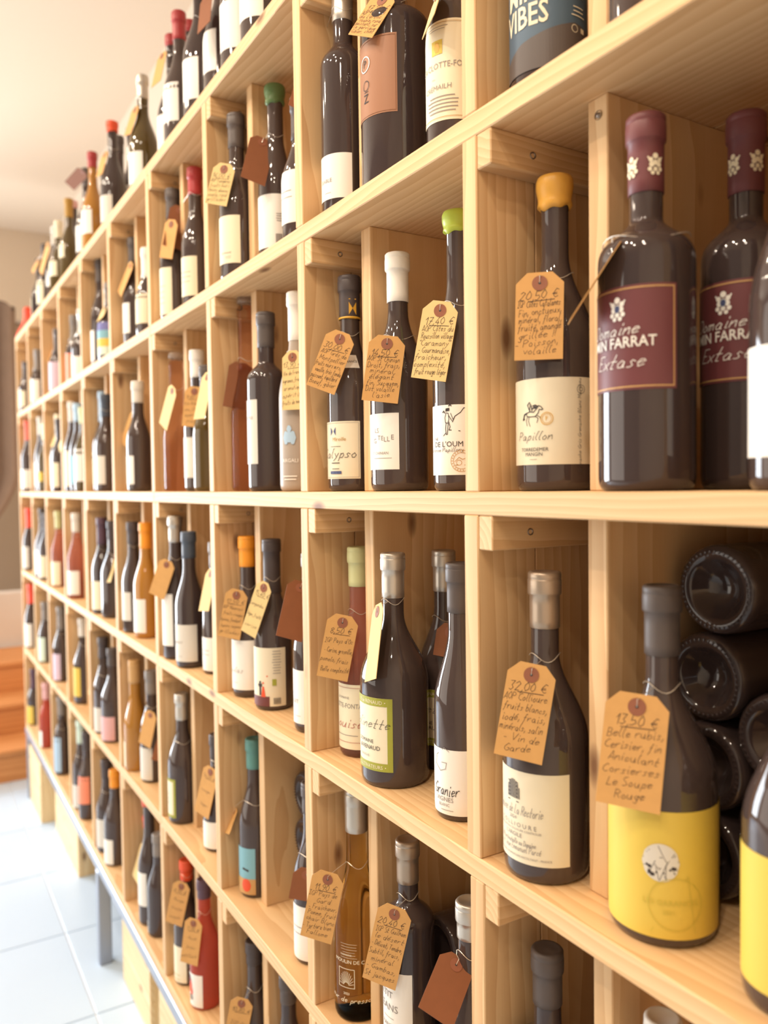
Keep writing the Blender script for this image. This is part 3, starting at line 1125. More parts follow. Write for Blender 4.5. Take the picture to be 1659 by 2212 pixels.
def a_clotte():
    return art(('emblem', 'yellow', lambda f, w, h: f.rect(-0.002, h * 0.66, 0.012, h * 0.80, 3)),
               ('emblem', 'gold', lambda f, w, h: f.disc(0.005, h * 0.73, 0.004, 12, 0.006)),
               ('lettering', 'inkgrey', lambda f, w, h: (f.type('LA CLOTTE-FON', 0.010, h * 0.52, 0.0095, fit=0.062), f.type('CRÉMAILH', 0.004, h * 0.31, 0.0080, shear=0.1), f.lines(0.010, h * 0.235, 0.044, 5, 0.0042, 0.0011),
                                                         f.lines(0.004, h * 0.93, 0.030, 2, 0.003, 0.0006), f.lines(0.0, h * 0.42, 0.006, 1, 0.003, 0.0005))),
               ('border', 'mustard', lambda f, w, h: (f.rect(-w / 2, 0.0035, w / 2, 0.0041, 24), f.rect(-w / 2, h - 0.004, w / 2, h - 0.0034, 24))))


def a_vibes():
    def hill(f, w, h):
        pts = [(-w / 2, h * 0.10), (-0.02, h * 0.22), (-0.004, h * 0.30), (0.012, h * 0.34), (0.03, h * 0.40), (0.05, h * 0.46), (w / 2, h * 0.42)]
        for (a, b), (c, d) in zip(pts[:-1], pts[1:]):
            n = 6
            for i in range(n):
                u0, u1 = a + (c - a) * i / n, a + (c - a) * (i + 1) / n
                f.poly([(u0, 0), (u1, 0), (u1, b + (d - b) * (i + 1) / n), (u0, b + (d - b) * i / n)])
    return art(('lower_panel', 'charcoal', hill),
               ('lettering', 'cream', lambda f, w, h: (f.type('MIN', -0.004, h * 0.72, 0.030, bold=0.015, squash=0.75), f.type('VIBES', -0.002, h * 0.46, 0.030, bold=0.015, squash=0.72))),
               ('side_lettering', 'cream', lambda f, w, h: (f.lines(0.055, h * 0.80, 0.016, 2, 0.006, 0.0022), f.lines(0.055, h * 0.62, 0.018, 3, 0.004, 0.001), f.ring(0.050, h * 0.40, 0.0035, 0.0006), f.rect(0.058, h * 0.375, 0.063, h * 0.425))))


def a_fontane():
    return art(('lettering', 'inkgrey', lambda f, w, h: (f.type('DOMAINE', 0.0, h * 0.775, 0.0050), f.type('CLOTTE-FONTANE', 0.006, h * 0.635, 0.0098, fit=0.068))),
               ('print', 'inkgrey', lambda f, w, h: f.lines(0.004, h * 0.21, 0.045, 1, 0.003, 0.0009)),
               ('lettering', 'inkred', lambda f, w, h: f.pen('Louise', 0.005, h * 0.34, 0.013, 0.0008, slant=0.4, jit=0.05)),
               ('border', 'inkred', lambda f, w, h: (f.rect(-w / 2, h - 0.005, w / 2, h - 0.0044, 20), f.rect(-w / 2, 0.010, w / 2, 0.0106, 20))))


def a_renaud():
    return art(('border', 'olivegreen', lambda f, w, h: (f.rect(-w / 2, 0, w / 2, 0.0105, 16), f.rect(-w / 2, h - 0.0105, w / 2, h, 16), f.rect(w / 2 - 0.007, 0.0105, w / 2, h - 0.0105, 2), f.rect(-w / 2, 0.0105, -w / 2 + 0.007, h - 0.0105, 2))),
               ('lettering', 'cream', lambda f, w, h: (f.type('Elise RENAUD', 0.010, h - 0.008, 0.0068), f.type('CULTIVATEURS', 0.008, 0.0030, 0.0065), f.disc(0.034, 0.0055, 0.0008, 6), f.disc(0.034, h - 0.0055, 0.0008, 6))),
               ('lettering', 'ink', lambda f, w, h: (f.pen('Colinette', 0.006, h * 0.585, 0.0120, 0.0006, slant=0.35, jit=0.05), f.type('DOMAINE', 0.002, h * 0.375, 0.0068), f.type('& RENAUD', 0.008, h * 0.285, 0.0078))),
               ('lettering', 'inkgrey', lambda f, w, h: f.type('BLANCHE', 0.0, h * 0.18, 0.0045)))


def a_granier():
    return art(('lettering', 'ink', lambda f, w, h: (f.pen('Granier', 0.002, h * 0.30, 0.0130, 0.0008, slant=0.3, jit=0.15, fit=0.036),)),
               ('lettering', 'inkgrey', lambda f, w, h: (f.pen('G', -0.004, h * 0.66, 0.028, 0.0007, jit=0.05), f.type('VIGNES', 0.0, h * 0.205, 0.0075), f.type('BLANC', 0.0, h * 0.13, 0.005), f.lines(0.004, h * 0.07, 0.018, 1, 0.003, 0.0006))))


def a_rectorie():
    def em(f, w, h):
        u, v = 0.0, h * 0.80
        for i in range(9):
            x = -0.0075 + 0.0019 * i
            hh = 0.019 * math.sqrt(max(0.08, 1 - (x / 0.0095) ** 2))
            f.rect(u + x, v - 0.010, u + x + 0.0011, v - 0.010 + hh)
        for i in range(5):
            f.rect(u - 0.007, v - 0.009 + 0.0036 * i, u + 0.007, v - 0.0080 + 0.0036 * i)
        f.rect(u - 0.0075, v - 0.0135, u + 0.0075, v - 0.0125)
    return art(('emblem', 'charcoal', em),
               ('lettering', 'inkgrey', lambda f, w, h: (f.pen('Domaine de La Rectorie', 0.002, h * 0.525, 0.0092, 0.0005, slant=0.4, jit=0.05, fit=0.062), f.type('2024', 0.0, h * 0.465, 0.0050),
                                                         f.type('C O L L I O U R E', 0.003, h * 0.385, 0.0062), f.type('APPELLATION COLLIOURE CONTROLEE', 0.004, h * 0.342, 0.0030), f.type("L'ARGILE", 0.0, h * 0.275, 0.0058),
                                                         f.pen('Mis en bouteille au Domaine', 0.003, h * 0.195, 0.0050, 0.0004, jit=0.08, fit=0.046), f.pen('T. et Jean Emmanuel Parcé', 0.003, h * 0.125, 0.0060, 0.0004, jit=0.08, fit=0.056),
                                                         f.type('A LA RECTORIE, PROPRIETAIRE-RECOLTANT - FRANCE', 0.005, h * 0.055, 0.0031, fit=0.072))))


def a_garance():
    def marks(f, w, h):
        u, v, r = 0.008, h * 0.60, 0.0150
        random.seed(5)
        for i in range(9):
            a, b = random.uniform(0, 6.28), random.uniform(0, 6.28)
            f.line([(u + r * .95 * math.cos(a), v + r * 1.0 * math.sin(a)), (u + r * .3 * math.cos(b), v + r * .3 * math.sin(b)), (u + r * .9 * math.cos(b + 1), v + r * .95 * math.sin(b + 1))], 0.0005)
        for i in range(12):
            a = random.uniform(3.4, 6.0)
            q = random.uniform(0.55, 0.85)
            f.disc(u + r * q * math.cos(a), v + r * q * math.sin(a), random.uniform(0.0008, 0.0022), 6)
    return art(('emblem', 'offwhite', lambda f, w, h: f.disc(0.008, h * 0.60, 0.0150, 28, 0.0160)), ('emblem', 'ink', marks),
               ('lettering', 'fade', lambda f, w, h: (f.type('LES GARANCES', 0.016, h * 0.27, 0.0066), f.type('2021', 0.014, h * 0.20, 0.005), f.ring(0.020, h * 0.28, 0.022, 0.0006, 30), f.line([(0.0, h * 0.05), (0.03, h * 0.5), (0.036, h * 0.05)], 0.0005))),
               ('back_panel', 'ivory', lambda f, w, h: f.rect(w / 2 - 0.030, 0.0, w / 2, h, 6)),
               ('lettering', 'inkgrey', lambda f, w, h: f.lines(w / 2 - 0.018, h * 0.92, 0.016, 16, 0.0042, 0.0012)))


def a_petit():
    return art(('lettering', 'inkgrey', lambda f, w, h: (f.type('PETIT', -0.006, h * 0.68, 0.0125), f.type('JEANS', -0.001, h * 0.53, 0.0135), f.lines(0.0, h * 0.44, 0.022, 1, 0.003, 0.0006), f.type('RANSON', 0.004, h * 0.33, 0.0085), f.lines(0.004, h * 0.27, 0.02, 1, 0.003, 0.0005), f.type('75cl', 0.014, h * 0.18, 0.006), f.ring(0.024, h * 0.20, 0.0035, 0.0006))))


def a_argali():
    def ram(f, w, h):
        u, v = 0.012, h * 0.62
        f.disc(u, v + 0.012, 0.0045, 12, 0.006)
        f.disc(u - 0.006, v - 0.002, 0.0055, 14, 0.011); f.disc(u + 0.006, v - 0.002, 0.0055, 14, 0.011); f.disc(u, v - 0.001, 0.006, 12, 0.009)
    return art(('emblem', 'lightblue', ram), ('lettering', 'white', lambda f, w, h: (f.type('ARGALI', 0.012, h * 0.30, 0.0085), f.lines(0.012, h * 0.12, 0.03, 2, 0.005, 0.0018))))


def a_figures():
    def fig(f, w, h):
        f.line([(0.001, h * 0.20), (0.001, h * 0.36)], 0.004); f.disc(0.001, h * 0.41, 0.0022, 10); f.line([(-0.001, h * 0.36), (0.003, h * 0.36)], 0.0055)
    return art(('lower_panel', 'wine', lambda f, w, h: f.rect(-w / 2, 0.0, 0.019, h * 0.17, 14)),
               ('emblem', 'ink', fig),
               ('dancer', 'redorange', lambda f, w, h: (f.poly([(0.006, h * 0.34), (0.009, h * 0.34), (0.012, h * 0.16), (0.003, h * 0.16)]), f.disc(0.0075, h * 0.40, 0.0018, 8))),
               ('dot', 'redorange', lambda f, w, h: f.disc(0.015, h * 0.52, 0.0014, 8)),
               ('print', 'inkgrey', lambda f, w, h: f.lines(0.032, h * 0.94, 0.016, 9, 0.0048, 0.0010)),
               ('bar_code', 'charcoal', lambda f, w, h: [f.rect(0.026 + 0.0016 * i, h * 0.04, 0.0268 + 0.0016 * i, h * 0.15) for i in range(8)]),
               ('emblem', 'olivegreen', lambda f, w, h: f.rect(0.024, h * 0.36, 0.031, h * 0.47, 2)))


def a_word(text, vfrac=0.4, size=0.009, pen=False, col='inkgrey', u=0.0, extra=1):
    return art(('lettering', col, lambda f, w, h: ((f.pen(text, u, h * vfrac, size, size * 0.07, slant=0.3, jit=0.1) if pen else f.type(text, u, h * vfrac, size)), f.lines(u + 0.004, h * 0.14, 0.016, extra, 0.003, 0.0006))))


def a_lines(n=3, col='inkgrey', vfrac=0.6):
    return art(('print', col, lambda f, w, h: f.lines(0.004, h * vfrac, 0.030, n, h * 0.12, 0.0011)))


def a_copper():
    return art(('border', 'brown', lambda f, w, h: f.frame(-w / 2 + 0.001, 0.002, w / 2 - 0.0015, h - 0.002, 0.0007)),
               ('emblem', 'white', lambda f, w, h: f.ring(0.002, h * 0.70, 0.0095, 0.0014)),
               ('lettering', 'ink', lambda f, w, h: (f.type('P', 0.002, h * 0.665, 0.013), f.type('Z', 0.004, h * 0.20, 0.016), f.ring(0.004, h * 0.42, 0.006, 0.0009), f.line([(0.0, h * 0.34), (0.008, h * 0.34)], 0.0008))))


def a_photo():
    return art(('picture', 'olivegreen', lambda f, w, h: f.rect(-w / 2 + 0.010, h * 0.55, -w / 2 + 0.024, h * 0.72, 3)), ('picture', 'brown', lambda f, w, h: f.rect(-w / 2 + 0.010, h * 0.32, -w / 2 + 0.024, h * 0.55, 3)),
               ('print', 'inkgrey', lambda f, w, h: (f.lines(w / 2 - 0.016, h * 0.62, 0.012, 4, 0.004, 0.0012), f.rect(w / 2 - 0.022, h * 0.06, w / 2 - 0.008, h * 0.25, 3), f.lines(-w / 2 + 0.02, h * 0.15, 0.014, 2, 0.003, 0.0012))))


def a_comic():
    return art(('picture', 'tan', lambda f, w, h: f.rect(-w / 2, 0.0, w / 2, h * 0.34, 10)), ('picture', 'redorange', lambda f, w, h: f.disc(0.010, h * 0.20, 0.010, 14, 0.012)),
               ('picture', 'ink', lambda f, w, h: f.line([(0.004, h * 0.55), (0.014, h * 0.52)], 0.004)), ('picture', 'yellow', lambda f, w, h: f.disc(-0.020, h * 0.25, 0.006, 10, 0.012)))


def a_frame(col):
    return art(('border', col, lambda f, w, h: f.frame(-w / 2, 0, w / 2, h, 0.006)), ('print', 'inkgrey', lambda f, w, h: f.lines(0, h * 0.6, 0.02, 3, h * 0.12, 0.001)))


def a_bands(*cols):
    items = []
    n = len(cols)
    for i, c in enumerate(cols):
        items.append(('band', c, (lambda i: lambda f, w, h: f.rect(-w / 2, h * i / n, w / 2, h * (i + 1) / n, 8))(i)))
    return art(*items)


def a_picture():
    return art(('picture', 'redorange', lambda f, w, h: (f.disc(-0.002, h * 0.62, 0.009, 12, 0.018), f.disc(0.004, h * 0.45, 0.006, 10, 0.010))), ('picture', 'purple', lambda f, w, h: f.disc(-0.002, h * 0.80, 0.004, 10, 0.010)), ('picture', 'inkgrey', lambda f, w, h: f.disc(0.002, h * 0.26, 0.008, 12, 0.007)))


# ------------------------------------------------------------------ tenth bay (beside the camera)
b = B('B', 10, 1198, 388, .075, 168, 'slim', 'dark', ('wax', 'honey', 446), ('ivory', 815, 1003, 112, 14), a_papillon(), label='dark bottle sealed with yellow-orange wax, winged horse on ivory label')
T(b, (1166, 612), (1163, 777), 44, text=['20,50 €', 'IGP Côtes Catalanes', 'Fin, onctueux,', 'minéral, floral,', 'fruité, amande', 'grillée !!', '- Poisson,', 'volaille'], price='20,50 €', width=0.046)
def farrat(x, y, Y, w, yc, l0, l1, nm):
    b = B('B', 10, x, y, Y, w, 'bord', 'black', ('foil', 'burgundy', yc), ('burgundy', l0, l1, 72, 4), a_farrat(), label=nm)
    cap = [c for c in b.e.children if c.name.startswith('capsule')][0]
    for az in (-8, 70):
        fl = Flat(); crest(fl, 0, 0, 0.00078)
        z0 = b.H - 0.045
        vv = [((0.0158) * math.sin(math.radians(az) + u / 0.0155), -(0.0158) * math.cos(math.radians(az) + u / 0.0155), z0 + v) for u, v in fl.v]
        obj('emblem', vv, fl.f, cm('cream'), cap)
    return b
b = farrat(1395, 255, .068, 197, 412, 612, 840, 'black bottle with burgundy label beside inner divider')
T(b, (1322, 552), (1230, 695), -38, Yh=.012, Yb=-.012, width=0.043)
farrat(1612, 250, .135, None, 412, 600, 822, 'black bottle with burgundy label behind the first burgundy one')
farrat(1566, 350, .225, None, 490, 640, 830, 'black burgundy-labelled bottle standing deepest in its pair')
B('B', 10, 1722, 255, .062, 190, 'burg', 'dark', ('foil', 'black', 380), ('white', 735, 985, 66, 0), H=.305, words='tall white label')
b = B('A', 10, 1180, -480, .075, 160, 'burg', 'black', ('foil', 'navy', None), ('slate', -60, 150, 120, 12), a_vibes(), H=.32, label='black bottle with blue night-sky label and cream capitals')
B('A', 10, 1395, -560, .075, 150, 'burg', 'dark', ('foil', 'black', None), ('cream', -260, -60, 60, 0), H=.30)
# third row
b = B('C', 10, 1176, 1234, .072, 175, 'burg', 'dark', ('foil', 'bronze', 1360), ('ivory', 1672, 1868, 79, 0), a_rectorie(), label='dark bottle with bronze capsule and ivory label with black arch')
T(b, (1148, 1458), (1118, 1640), 40, text=['32,00 €', 'AOP Collioure', 'fruits blancs,', 'iodé, frais,', 'minérals, salin', '- Vin de', 'Garde'], price='32,00 €', width=0.047)
b = B('C', 10, 1430, 1264, .072, 222, 'burg', 'dark', ('foil', 'charcoal', 1420), ('yellow', 1750, 2020, 135, 28), a_garance(), label='dark bottle with charcoal capsule and round stone picture on yellow label')
T(b, (1376, 1527), (1355, 1745), 36, text=['13,50 €', 'Belle rubis,', 'Cerisier, fin', 'Aniculant', 'Corsierses', 'Le Soupe', 'Rouge'], price='13,50 €', width=0.052)
B('C', 10, 1728, 1285, .06, 230, 'burg', 'dark', ('foil', 'charcoal', 1430), ('yellow', 1870, 2170, 135, 28), a_garance(), H=.298, label='dark bottle with yellow label, partner of the stone-picture bottle')
# bottles lying in the bin behind them, bases to the front
LP = None
def lying(row, x, y, Y, nm, R=0.0425, H=0.295, glass='black'):
    P = at_y(x, y, Y)
    e = empty('lying_bottle', P, nm, 'bottle', 'bottles lying in the bins')
    v, f = lathe(profile('burg', R, H, True), 40)
    o = obj('glass_body', v, f, GLASS[glass], e, True)
    o.rotation_euler = (-math.pi / 2, 0, 0)
    kn = []
    for i in range(44):
        a = 2 * math.pi * i / 44
        kn.append(a)
    vv, ff = [], []
    for a in kn:                                   # knurled ring on the base
        c = Vector((math.cos(a) * (R - 0.0065), -0.0002, math.sin(a) * (R - 0.0065)))
        s = len(vv)
        d1 = Vector((math.cos(a), 0, math.sin(a))) * 0.0016
        d2 = Vector((-math.sin(a), 0, math.cos(a))) * 0.0011
        for p in (c - d1 - d2, c + d1 - d2, c + d1 + d2, c - d1 + d2):
            vv.append(p)
        vv.append(c + Vector((0, -0.0012, 0)))
        ff += [(s, s + 1, s + 4), (s + 1, s + 2, s + 4), (s + 2, s + 3, s + 4), (s + 3, s, s + 4)]
    k = obj('knurled_ring', vv, ff, GLASS[glass], e, True)
    v, f = cap_mesh('foil', profile('burg', R, H), H, H - 0.06, 24)
    c = obj('capsule', v, f, cm('charcoal'), e, True)
    c.rotation_euler = (-math.pi / 2, 0, 0)
    return e
SH = Z['C']
Yl = 0.19
x_in = divx(0) + 0.129 + 0.0245
r_ = 0.0425
PILE = [(-.4815, .042, 'on the shelf by the inner divider'), (-.323, .042, 'on the shelf near the outer divider'), (-.4815, .1255, 'second up by the inner divider'), (-.4075, .084, 'wedged second beside the inner column'),
        (-.4815, .209, 'third up by the inner divider'), (-.4075, .1675, 'wedged third beside the inner column'), (-.4700, .2920, 'alone on top of the pile'), (-.333, .126, 'second up near the outer divider')]
for px, pz, nm in PILE:
    e = lying('C', 1500, 1500, .3, 'black bottle lying in the third-row bin, ' + nm, R=.0415)
    e.location = (px, .126, Z['C'] + pz)
# fourth row
b = B('D', 10, 1182, 2048, .078, None, 'bord', 'black', ('foil', 'charcoal', 2180), ('cream', 2500, 2700, 60, 0), R=.038, words='flat-topped neck')
B('D', 10, 1432, 2196, .075, None, 'burg', 'dark', ('foil', 'offwhite', 2330), ('cream', 2700, 2900, 60, 0), R=.039)

# ------------------------------------------------------------------ ninth bay
b = B('A', 9, 738, -75, .072, 96, 'bord', 'black', ('foil', 'silver', 42), ('white', 335, 432, 72, 8), a_word('SSABLE', .38, .0075), H=.345, label='tall black bottle with silver capsule and low white label')
T(b, (690, 118), (652, 240), 80, KRAFT_SHADE, Yh=.06, Yb=.02)
b = B('A', 9, 850, -210, .078, 140, 'bord', 'black', ('foil', 'charcoal', None), ('copper', 78, 248, 62, -2), a_copper(), H=.345, R=.046, label='broad black magnum with copper-coloured label')
T(b, (826, 2), (778, 78), 30, text=['17,20 €', 'AOP Terrasses', 'du Larzac', 'souple, rond,', 'puissant, sur', 'la garrigue', 'Gibier, civet'], price='17,20 €')
b = B('A', 9, 975, -165, .062, 110, 'burg', 'dark', ('foil', 'black', None), ('cream', 38, 262, 78, 10), a_clotte(), H=.305, label='dark bottle with large cream label and yellow square')
T(b, (946, -10), (925, 58), -18, KRAFTP, Yh=.03, Yb=.015)
b = B('B', 9, 754, 598, .07, 100, 'burg', 'dark', ('foil', 'black', 688), ('ivory', 910, 1034, 62, 20), a_calypso(), neck=('white', 768, 797, 52, 38), label='dark bottle with black capsule, gold ring and white neck label')
cap = [c for c in b.e.children if c.name.startswith('capsule')][0]
v, f = lathe([(0.0152, b.zc), (0.0160, b.zc + 0.0006), (0.0160, b.zc + 0.0026), (0.0152, b.zc + 0.003)], 40)
obj('gold_ring', v, f, cm('gold'), cap, True)
fl = Flat()
fl.poly([(-.0055, .009), (0.0, 0.0), (-.0055, -.009)]); fl.poly([(.0055, -.009), (0.0, 0.0), (.0055, .009)]); fl.rect(-.0055, .0125, .0055, .0138); fl.rect(-.005, -.0145, .005, -.0128)
obj('emblem', [(.01575 * math.sin(math.radians(78) + u / .0155), -.01575 * math.cos(math.radians(78) + u / .0155), b.H - .048 + v) for u, v in fl.v], fl.f, cm('gold'), cap)
fl = Flat(); fl.type('VIN DE FRANCE', 0, 0, .0046)
_zs = [v.co.z for v in b.neck.data.vertices]
_zn = (min(_zs) + max(_zs)) / 2 - .0016
obj('lettering', [((b.rad(_zn + v) + .0010) * math.sin(math.radians(45) + u / b.rad(_zn)), -(b.rad(_zn + v) + .0010) * math.cos(math.radians(45) + u / b.rad(_zn)), _zn + v) for u, v in fl.v], fl.f, cm('ink'), b.neck)
T(b, (734, 733), (692, 842), 50, text=['30,00 €', 'AOP Grés de', 'Montpellier', 'fruits noirs mûrs,', 'vanille, très fondu', 'puissant, équilibré', 'Boeuf, gibier'], price='30,00 €')
b = B('B', 9, 858, 549, .075, 124, 'slim', 'dark', ('foil', 'white', 650), ('white', 892, 1014, 57, 0), a_chinian(), label='slender dark bottle with white capsule and white label')
T(b, (836, 743), (820, 868), 55, text=['14,50 €', 'AOP St Chinian', 'Droit, frais,', 'minéral,', 'élégant', 'fin, Sucquem,', 'Dst volaille à', "l'asie"], price='14,50 €', width=0.047)
b = B('B', 9, 988, 461, .07, 112, 'slim', 'dark', ('wax', 'lime', 497), ('white', 874, 1026, 78, 22), a_oum(), label='slender dark bottle sealed with lime wax, hiker on white label')
T(b, (951, 671), (925, 820), 38, KRAFTP, text=['17,40 €', 'AOP Côtes du', 'Roussillon village', '"Caramany"', '- Gourmandise,', 'fraicheur,', 'complexité,', 'fruit rouge léger'], price='17,40 €')
b = B('C', 9, 774, 1181, .075, 80, 'burg', 'pink', ('foil', 'palegreen', 1268), ('cream', 1478, 1616, 80, 10), a_fontane(), label='pink bottle with pale green capsule and cream label with red script')
T(b, (740, 1345), (717, 1466), 54, text=['8,50 €', 'IGP Pays d\'Oc', '- Cerise, groseille,', 'pomelo, frais', 'Belle complexité'], price='8,50 €', width=0.045)
b = B('C', 9, 848, 1194, .072, 143, 'burg', 'dark', ('foil', 'silver', 1293), ('cream', 1508, 1664, 55, 0), a_renaud(), label='dark bottle with silver capsule and green-framed cream label')
T(b, (816, 1322), (800, 1470), -14, KRAFTP, Yh=.022, Yb=-.004)
b = B('C', 9, 958, 1188, .19, 78, 'burg', 'dark', ('foil', 'silver', 1279), ('cream', 1490, 1610, 55, 0), a_renaud(), R=.040, label='dark green-framed bottle standing behind its silver-capped twin')
T(b, (972, 1365), (964, 1420), 20, KRAFT_SHADE)
b = B('C', 9, 992, 1215, .055, 108, 'burg', 'dark', ('foil', 'charcoal', 1326), ('white', 1620, 1765, 60, 14), a_granier(), label='dark bottle with charcoal capsule and signed white label')
b = B('D', 9, 768, 1662, .078, 105, 'flask', 'amber', ('foil', 'silver', 1800), None, None, H=.33, label='clear golden bottle with silver capsule and etched picture')
def etch(f):
    f.frame(-.013, .040, .013, .068, .0008, 4)
    for i in range(13):
        a = math.pi * (i + 0.5) / 13
        f.line([(0.004 * math.cos(a), .044 + .004 * math.sin(a)), (0.0115 * math.cos(a), .044 + .020 * math.sin(a))], .0006)
    f.type('MOULIN DE C', 0.004, .076, .0075); f.type('2023', 0, .030, .005); f.pen('Fleur de pressoir', 0.004, .019, .0075, .0006, jit=.05); f.lines(0.004, .104, .026, 6, .004, .0004); f.type('DOMAINE', 0, .087, .004)
fl = Flat(); etch(fl)
_r = b.R
obj('etching', [((_r + .0005) * math.sin(.55 + u / _r), -(_r + .0005) * math.cos(.55 + u / _r), v + .012) for u, v in fl.v], fl.f, cm('cream'), b.e)
T(b, (708, 1900), (682, 2030), 48, text=['11,90 €', 'IGP Pays de', 'Gard', '- Fraicheur,', 'Pomme, fruit', 'chair Blanc', '- Tartare bien', 'Fallome'], price='11,90 €', width=0.047)
b = B('D', 9, 880, 1812, .07, 112, 'bord', 'black', ('foil', 'bronze', 1912), ('white', 2098, 2290, 60, 4), a_petit(), label='black high-shouldered bottle with bronze capsule and white label')
T(b, (852, 1975), (818, 2125), 42, text=['20,40 €', 'IGP St Guilhem', 'le désert', '- Délicat, Tendre,', 'Subtil, frais,', 'minéral', '- Gambas,', 'St jacques'], price='20,40 €', width=0.047)
b = B('D', 9, 1014, 1945, .05, 100, 'burg', 'dark', ('foil', 'silver', 2035), ('white', 2400, 2550, 55, 0))
T(b, (985, 2085), (940, 2200), 85, KRAFT_SHADE, Yh=.03, Yb=-.02)
for i, (px, lv) in enumerate(((-.905, 0), (-.818, 0), (-.905, 1), (-.818, 1))):
    e = lying('D', 900, 1900, .3, f'black bottle lying behind the bronze-capped bottle, {["lower by the inner divider", "lower by the outer divider", "upper by the inner divider", "upper by the outer divider"][i]}')
    e.location = (px, .116, Z['D'] + r_ + .0005 + lv * .0853)

# ------------------------------------------------------------------ eighth bay
b = B('A', 8, 509, 249, .072, 74, 'burg', 'dark', ('foil', 'charcoal', 318), ('cream', 468, 572, 62, 14), a_word('DOMAINE', .2, .005, u=.008, extra=2))
T(b, (484, 366), (466, 442), 46, KRAFTP, text=['16,00 €', 'AOP Faugères', 'fruits noirs', 'épices douces', 'souple, rond', 'grillades'])
b = B('A', 8, 593, 189, .075, 78, 'burg', 'dark', ('wax', 'green', 222), ('white', 422, 538, 86, 16), a_photo(), words='picture label')
T(b, (566, 308), (546, 392), 85, KRAFT_SHADE, Yh=.05, Yb=.02)
b = B('A', 8, 648, 225, .06, 78, 'burg', 'dark', ('foil', 'black', 300), ('white', 348, 482, 62, 4), a_lines(2))
b = B('B', 8, 531, 660, .08, 68, 'flask', 'rose', ('stopper', 'clear', 690), None)
T(b, (519, 795), (506, 882), 80, KRAFT_SHADE, Yh=.05, Yb=.03)
b = B('B', 8, 573, 676, .07, 82, 'bord', 'black', ('foil', 'charcoal', 750), ('offwhite', 863, 1002, 40, -2), a_word('Coma', .7, .010, pen=True), words='narrow label')
b = B('B', 8, 640, 618, .058, 60, 'slim', 'frost', ('foil', 'white', 735), ('grey', 900, 1050, 60, 10), None, H=.325, label='frosted grey bottle with white capsule and pale ram emblem')
fl = Flat()
_h = .15
for pn, cn, ff in a_argali()(0.08, .13):
    obj(pn, [((b.R + .0012) * math.sin(u / b.R + .25), -(b.R + .0012) * math.cos(u / b.R + .25), v + .008) for u, v in ff.v], ff.f, cm(cn), b.e)
for c in [c for c in b.e.children if c.name.startswith('label')]:
    bpy.data.objects.remove(c)
T(b, (632, 772), (632, 885), 40, KRAFTP, text=['13,90 €', 'Vin de France', 'agrumes, frais', 'aromatique', 'apéritif', 'fruits de mer'], width=0.036)
b = B('C', 8, 533, 1158, .075, 66, 'burg', 'dark', ('foil', 'orange', 1225), ('white', 1382, 1487, 80, 8), a_word('Nicolas', .35, .010, pen=True))
T(b, (511, 1286), (494, 1378), 50, text=['12,50 €', 'AOP Minervois', 'fruits rouges', 'épices, fondant', 'tanins soyeux', 'grillades'])
b = B('C', 8, 586, 1164, .072, 80, 'burg', 'dark', ('foil', 'black', 1282), ('ivory', 1398, 1522, 82, 22), a_figures(), words='dancing couple label')
T(b, (570, 1270), (536, 1370), 30, KRAFTP, text=['15,40 €', 'Languedoc', 'léger, fruité', 'cerise'], width=.034)
b = B('C', 8, 672, 1195, .055, 84, 'burg', 'dark', ('foil', 'grey', 1270), ('white', 1448, 1562, 60, 2), a_word('GET', .38, .009), H=.285)
T(b, (648, 1270), (624, 1380), 85, KRAFT_SHADE, Yh=.03, Yb=.0)
b = B('D', 8, 548, 1594, .072, 62, 'burg', 'dark', ('foil', 'teal', 1662), ('skyblue', 1828, 1940, 52, 14), a_comic(), words='cartoon-style label')
T(b, (505, 1752), (488, 1800), 0, Yh=.03, Yb=.01, width=.03)
b = B('D', 8, 672, 1700, .055, 80, 'burg', 'dark', ('foil', 'charcoal', 1760), ('white', 1955, 2085, 60, 4), a_lines(2), H=.29)
T(b, (662, 1890), (652, 1945), 60, KRAFT_SHADE)
for i, (xx, lv) in enumerate(((0, 0), (1, 0), (0, 1), (1, 1), (0, 2), (1, 2))):
    e = lying('D', 650, 1800, .3, f'black bottle lying in the fourth-row eighth bay, tier {["one","two","three"][lv]}, {["outer column", "inner column"][xx]}')
    e.location = (-1.222 - xx * .087, .102, Z['D'] + r_ + .0005 + lv * .0853)
b = B('E', 8, 548, 2030, .08, 60, 'burg', 'dark', ('foil', 'black', 2085), ('cream', 2260, 2360, 60, 0))
T(b, (522, 2168), (505, 2260), 52, text=['10,80 €', 'IGP Oc', 'frais'])
B('E', 8, 622, 2105, .08, 62, 'burg', 'black', ('foil', 'charcoal', 2170), ('cream', 2330, 2440, 60, 0))

# ------------------------------------------------------------------ seventh bay
b = B('A', 7, 420, 364, .07, 58, 'burg', 'dark', ('foil', 'red', 420), ('cream', 556, 642, 60, 14), a_lines(3))
T(b, (388, 455), (372, 535), 80, KRAFT_SHADE, Yh=.05, Yb=.03)
b = B('A', 7, 372, 410, .072, 50, 'burg', 'dark', ('foil', 'charcoal', 470), ('cream', 580, 682, 60, 4), a_lines(4))
T(b, (370, 485), (358, 558), 25)
b = B('B', 7, 380, 780, .075, 46, 'flask', 'rose', ('stopper', 'clear', 830), None)
T(b, (372, 845), (352, 922), 10, KRAFTP)
b = B('B', 7, 425, 757, .07, 50, 'burg', 'dark', ('foil', 'white', 815), ('offwhite', 945, 1032, 60, 14))
T(b, (420, 846), (413, 922), 50, text=['9,80 €', 'Vin blanc', 'sec, floral', 'apéritif', 'fruits'])
b = B('B', 7, 446, 790, .06, 50, 'burg', 'olive', ('foil', 'charcoal', 850), ('cream', 960, 1030, 20, -30))
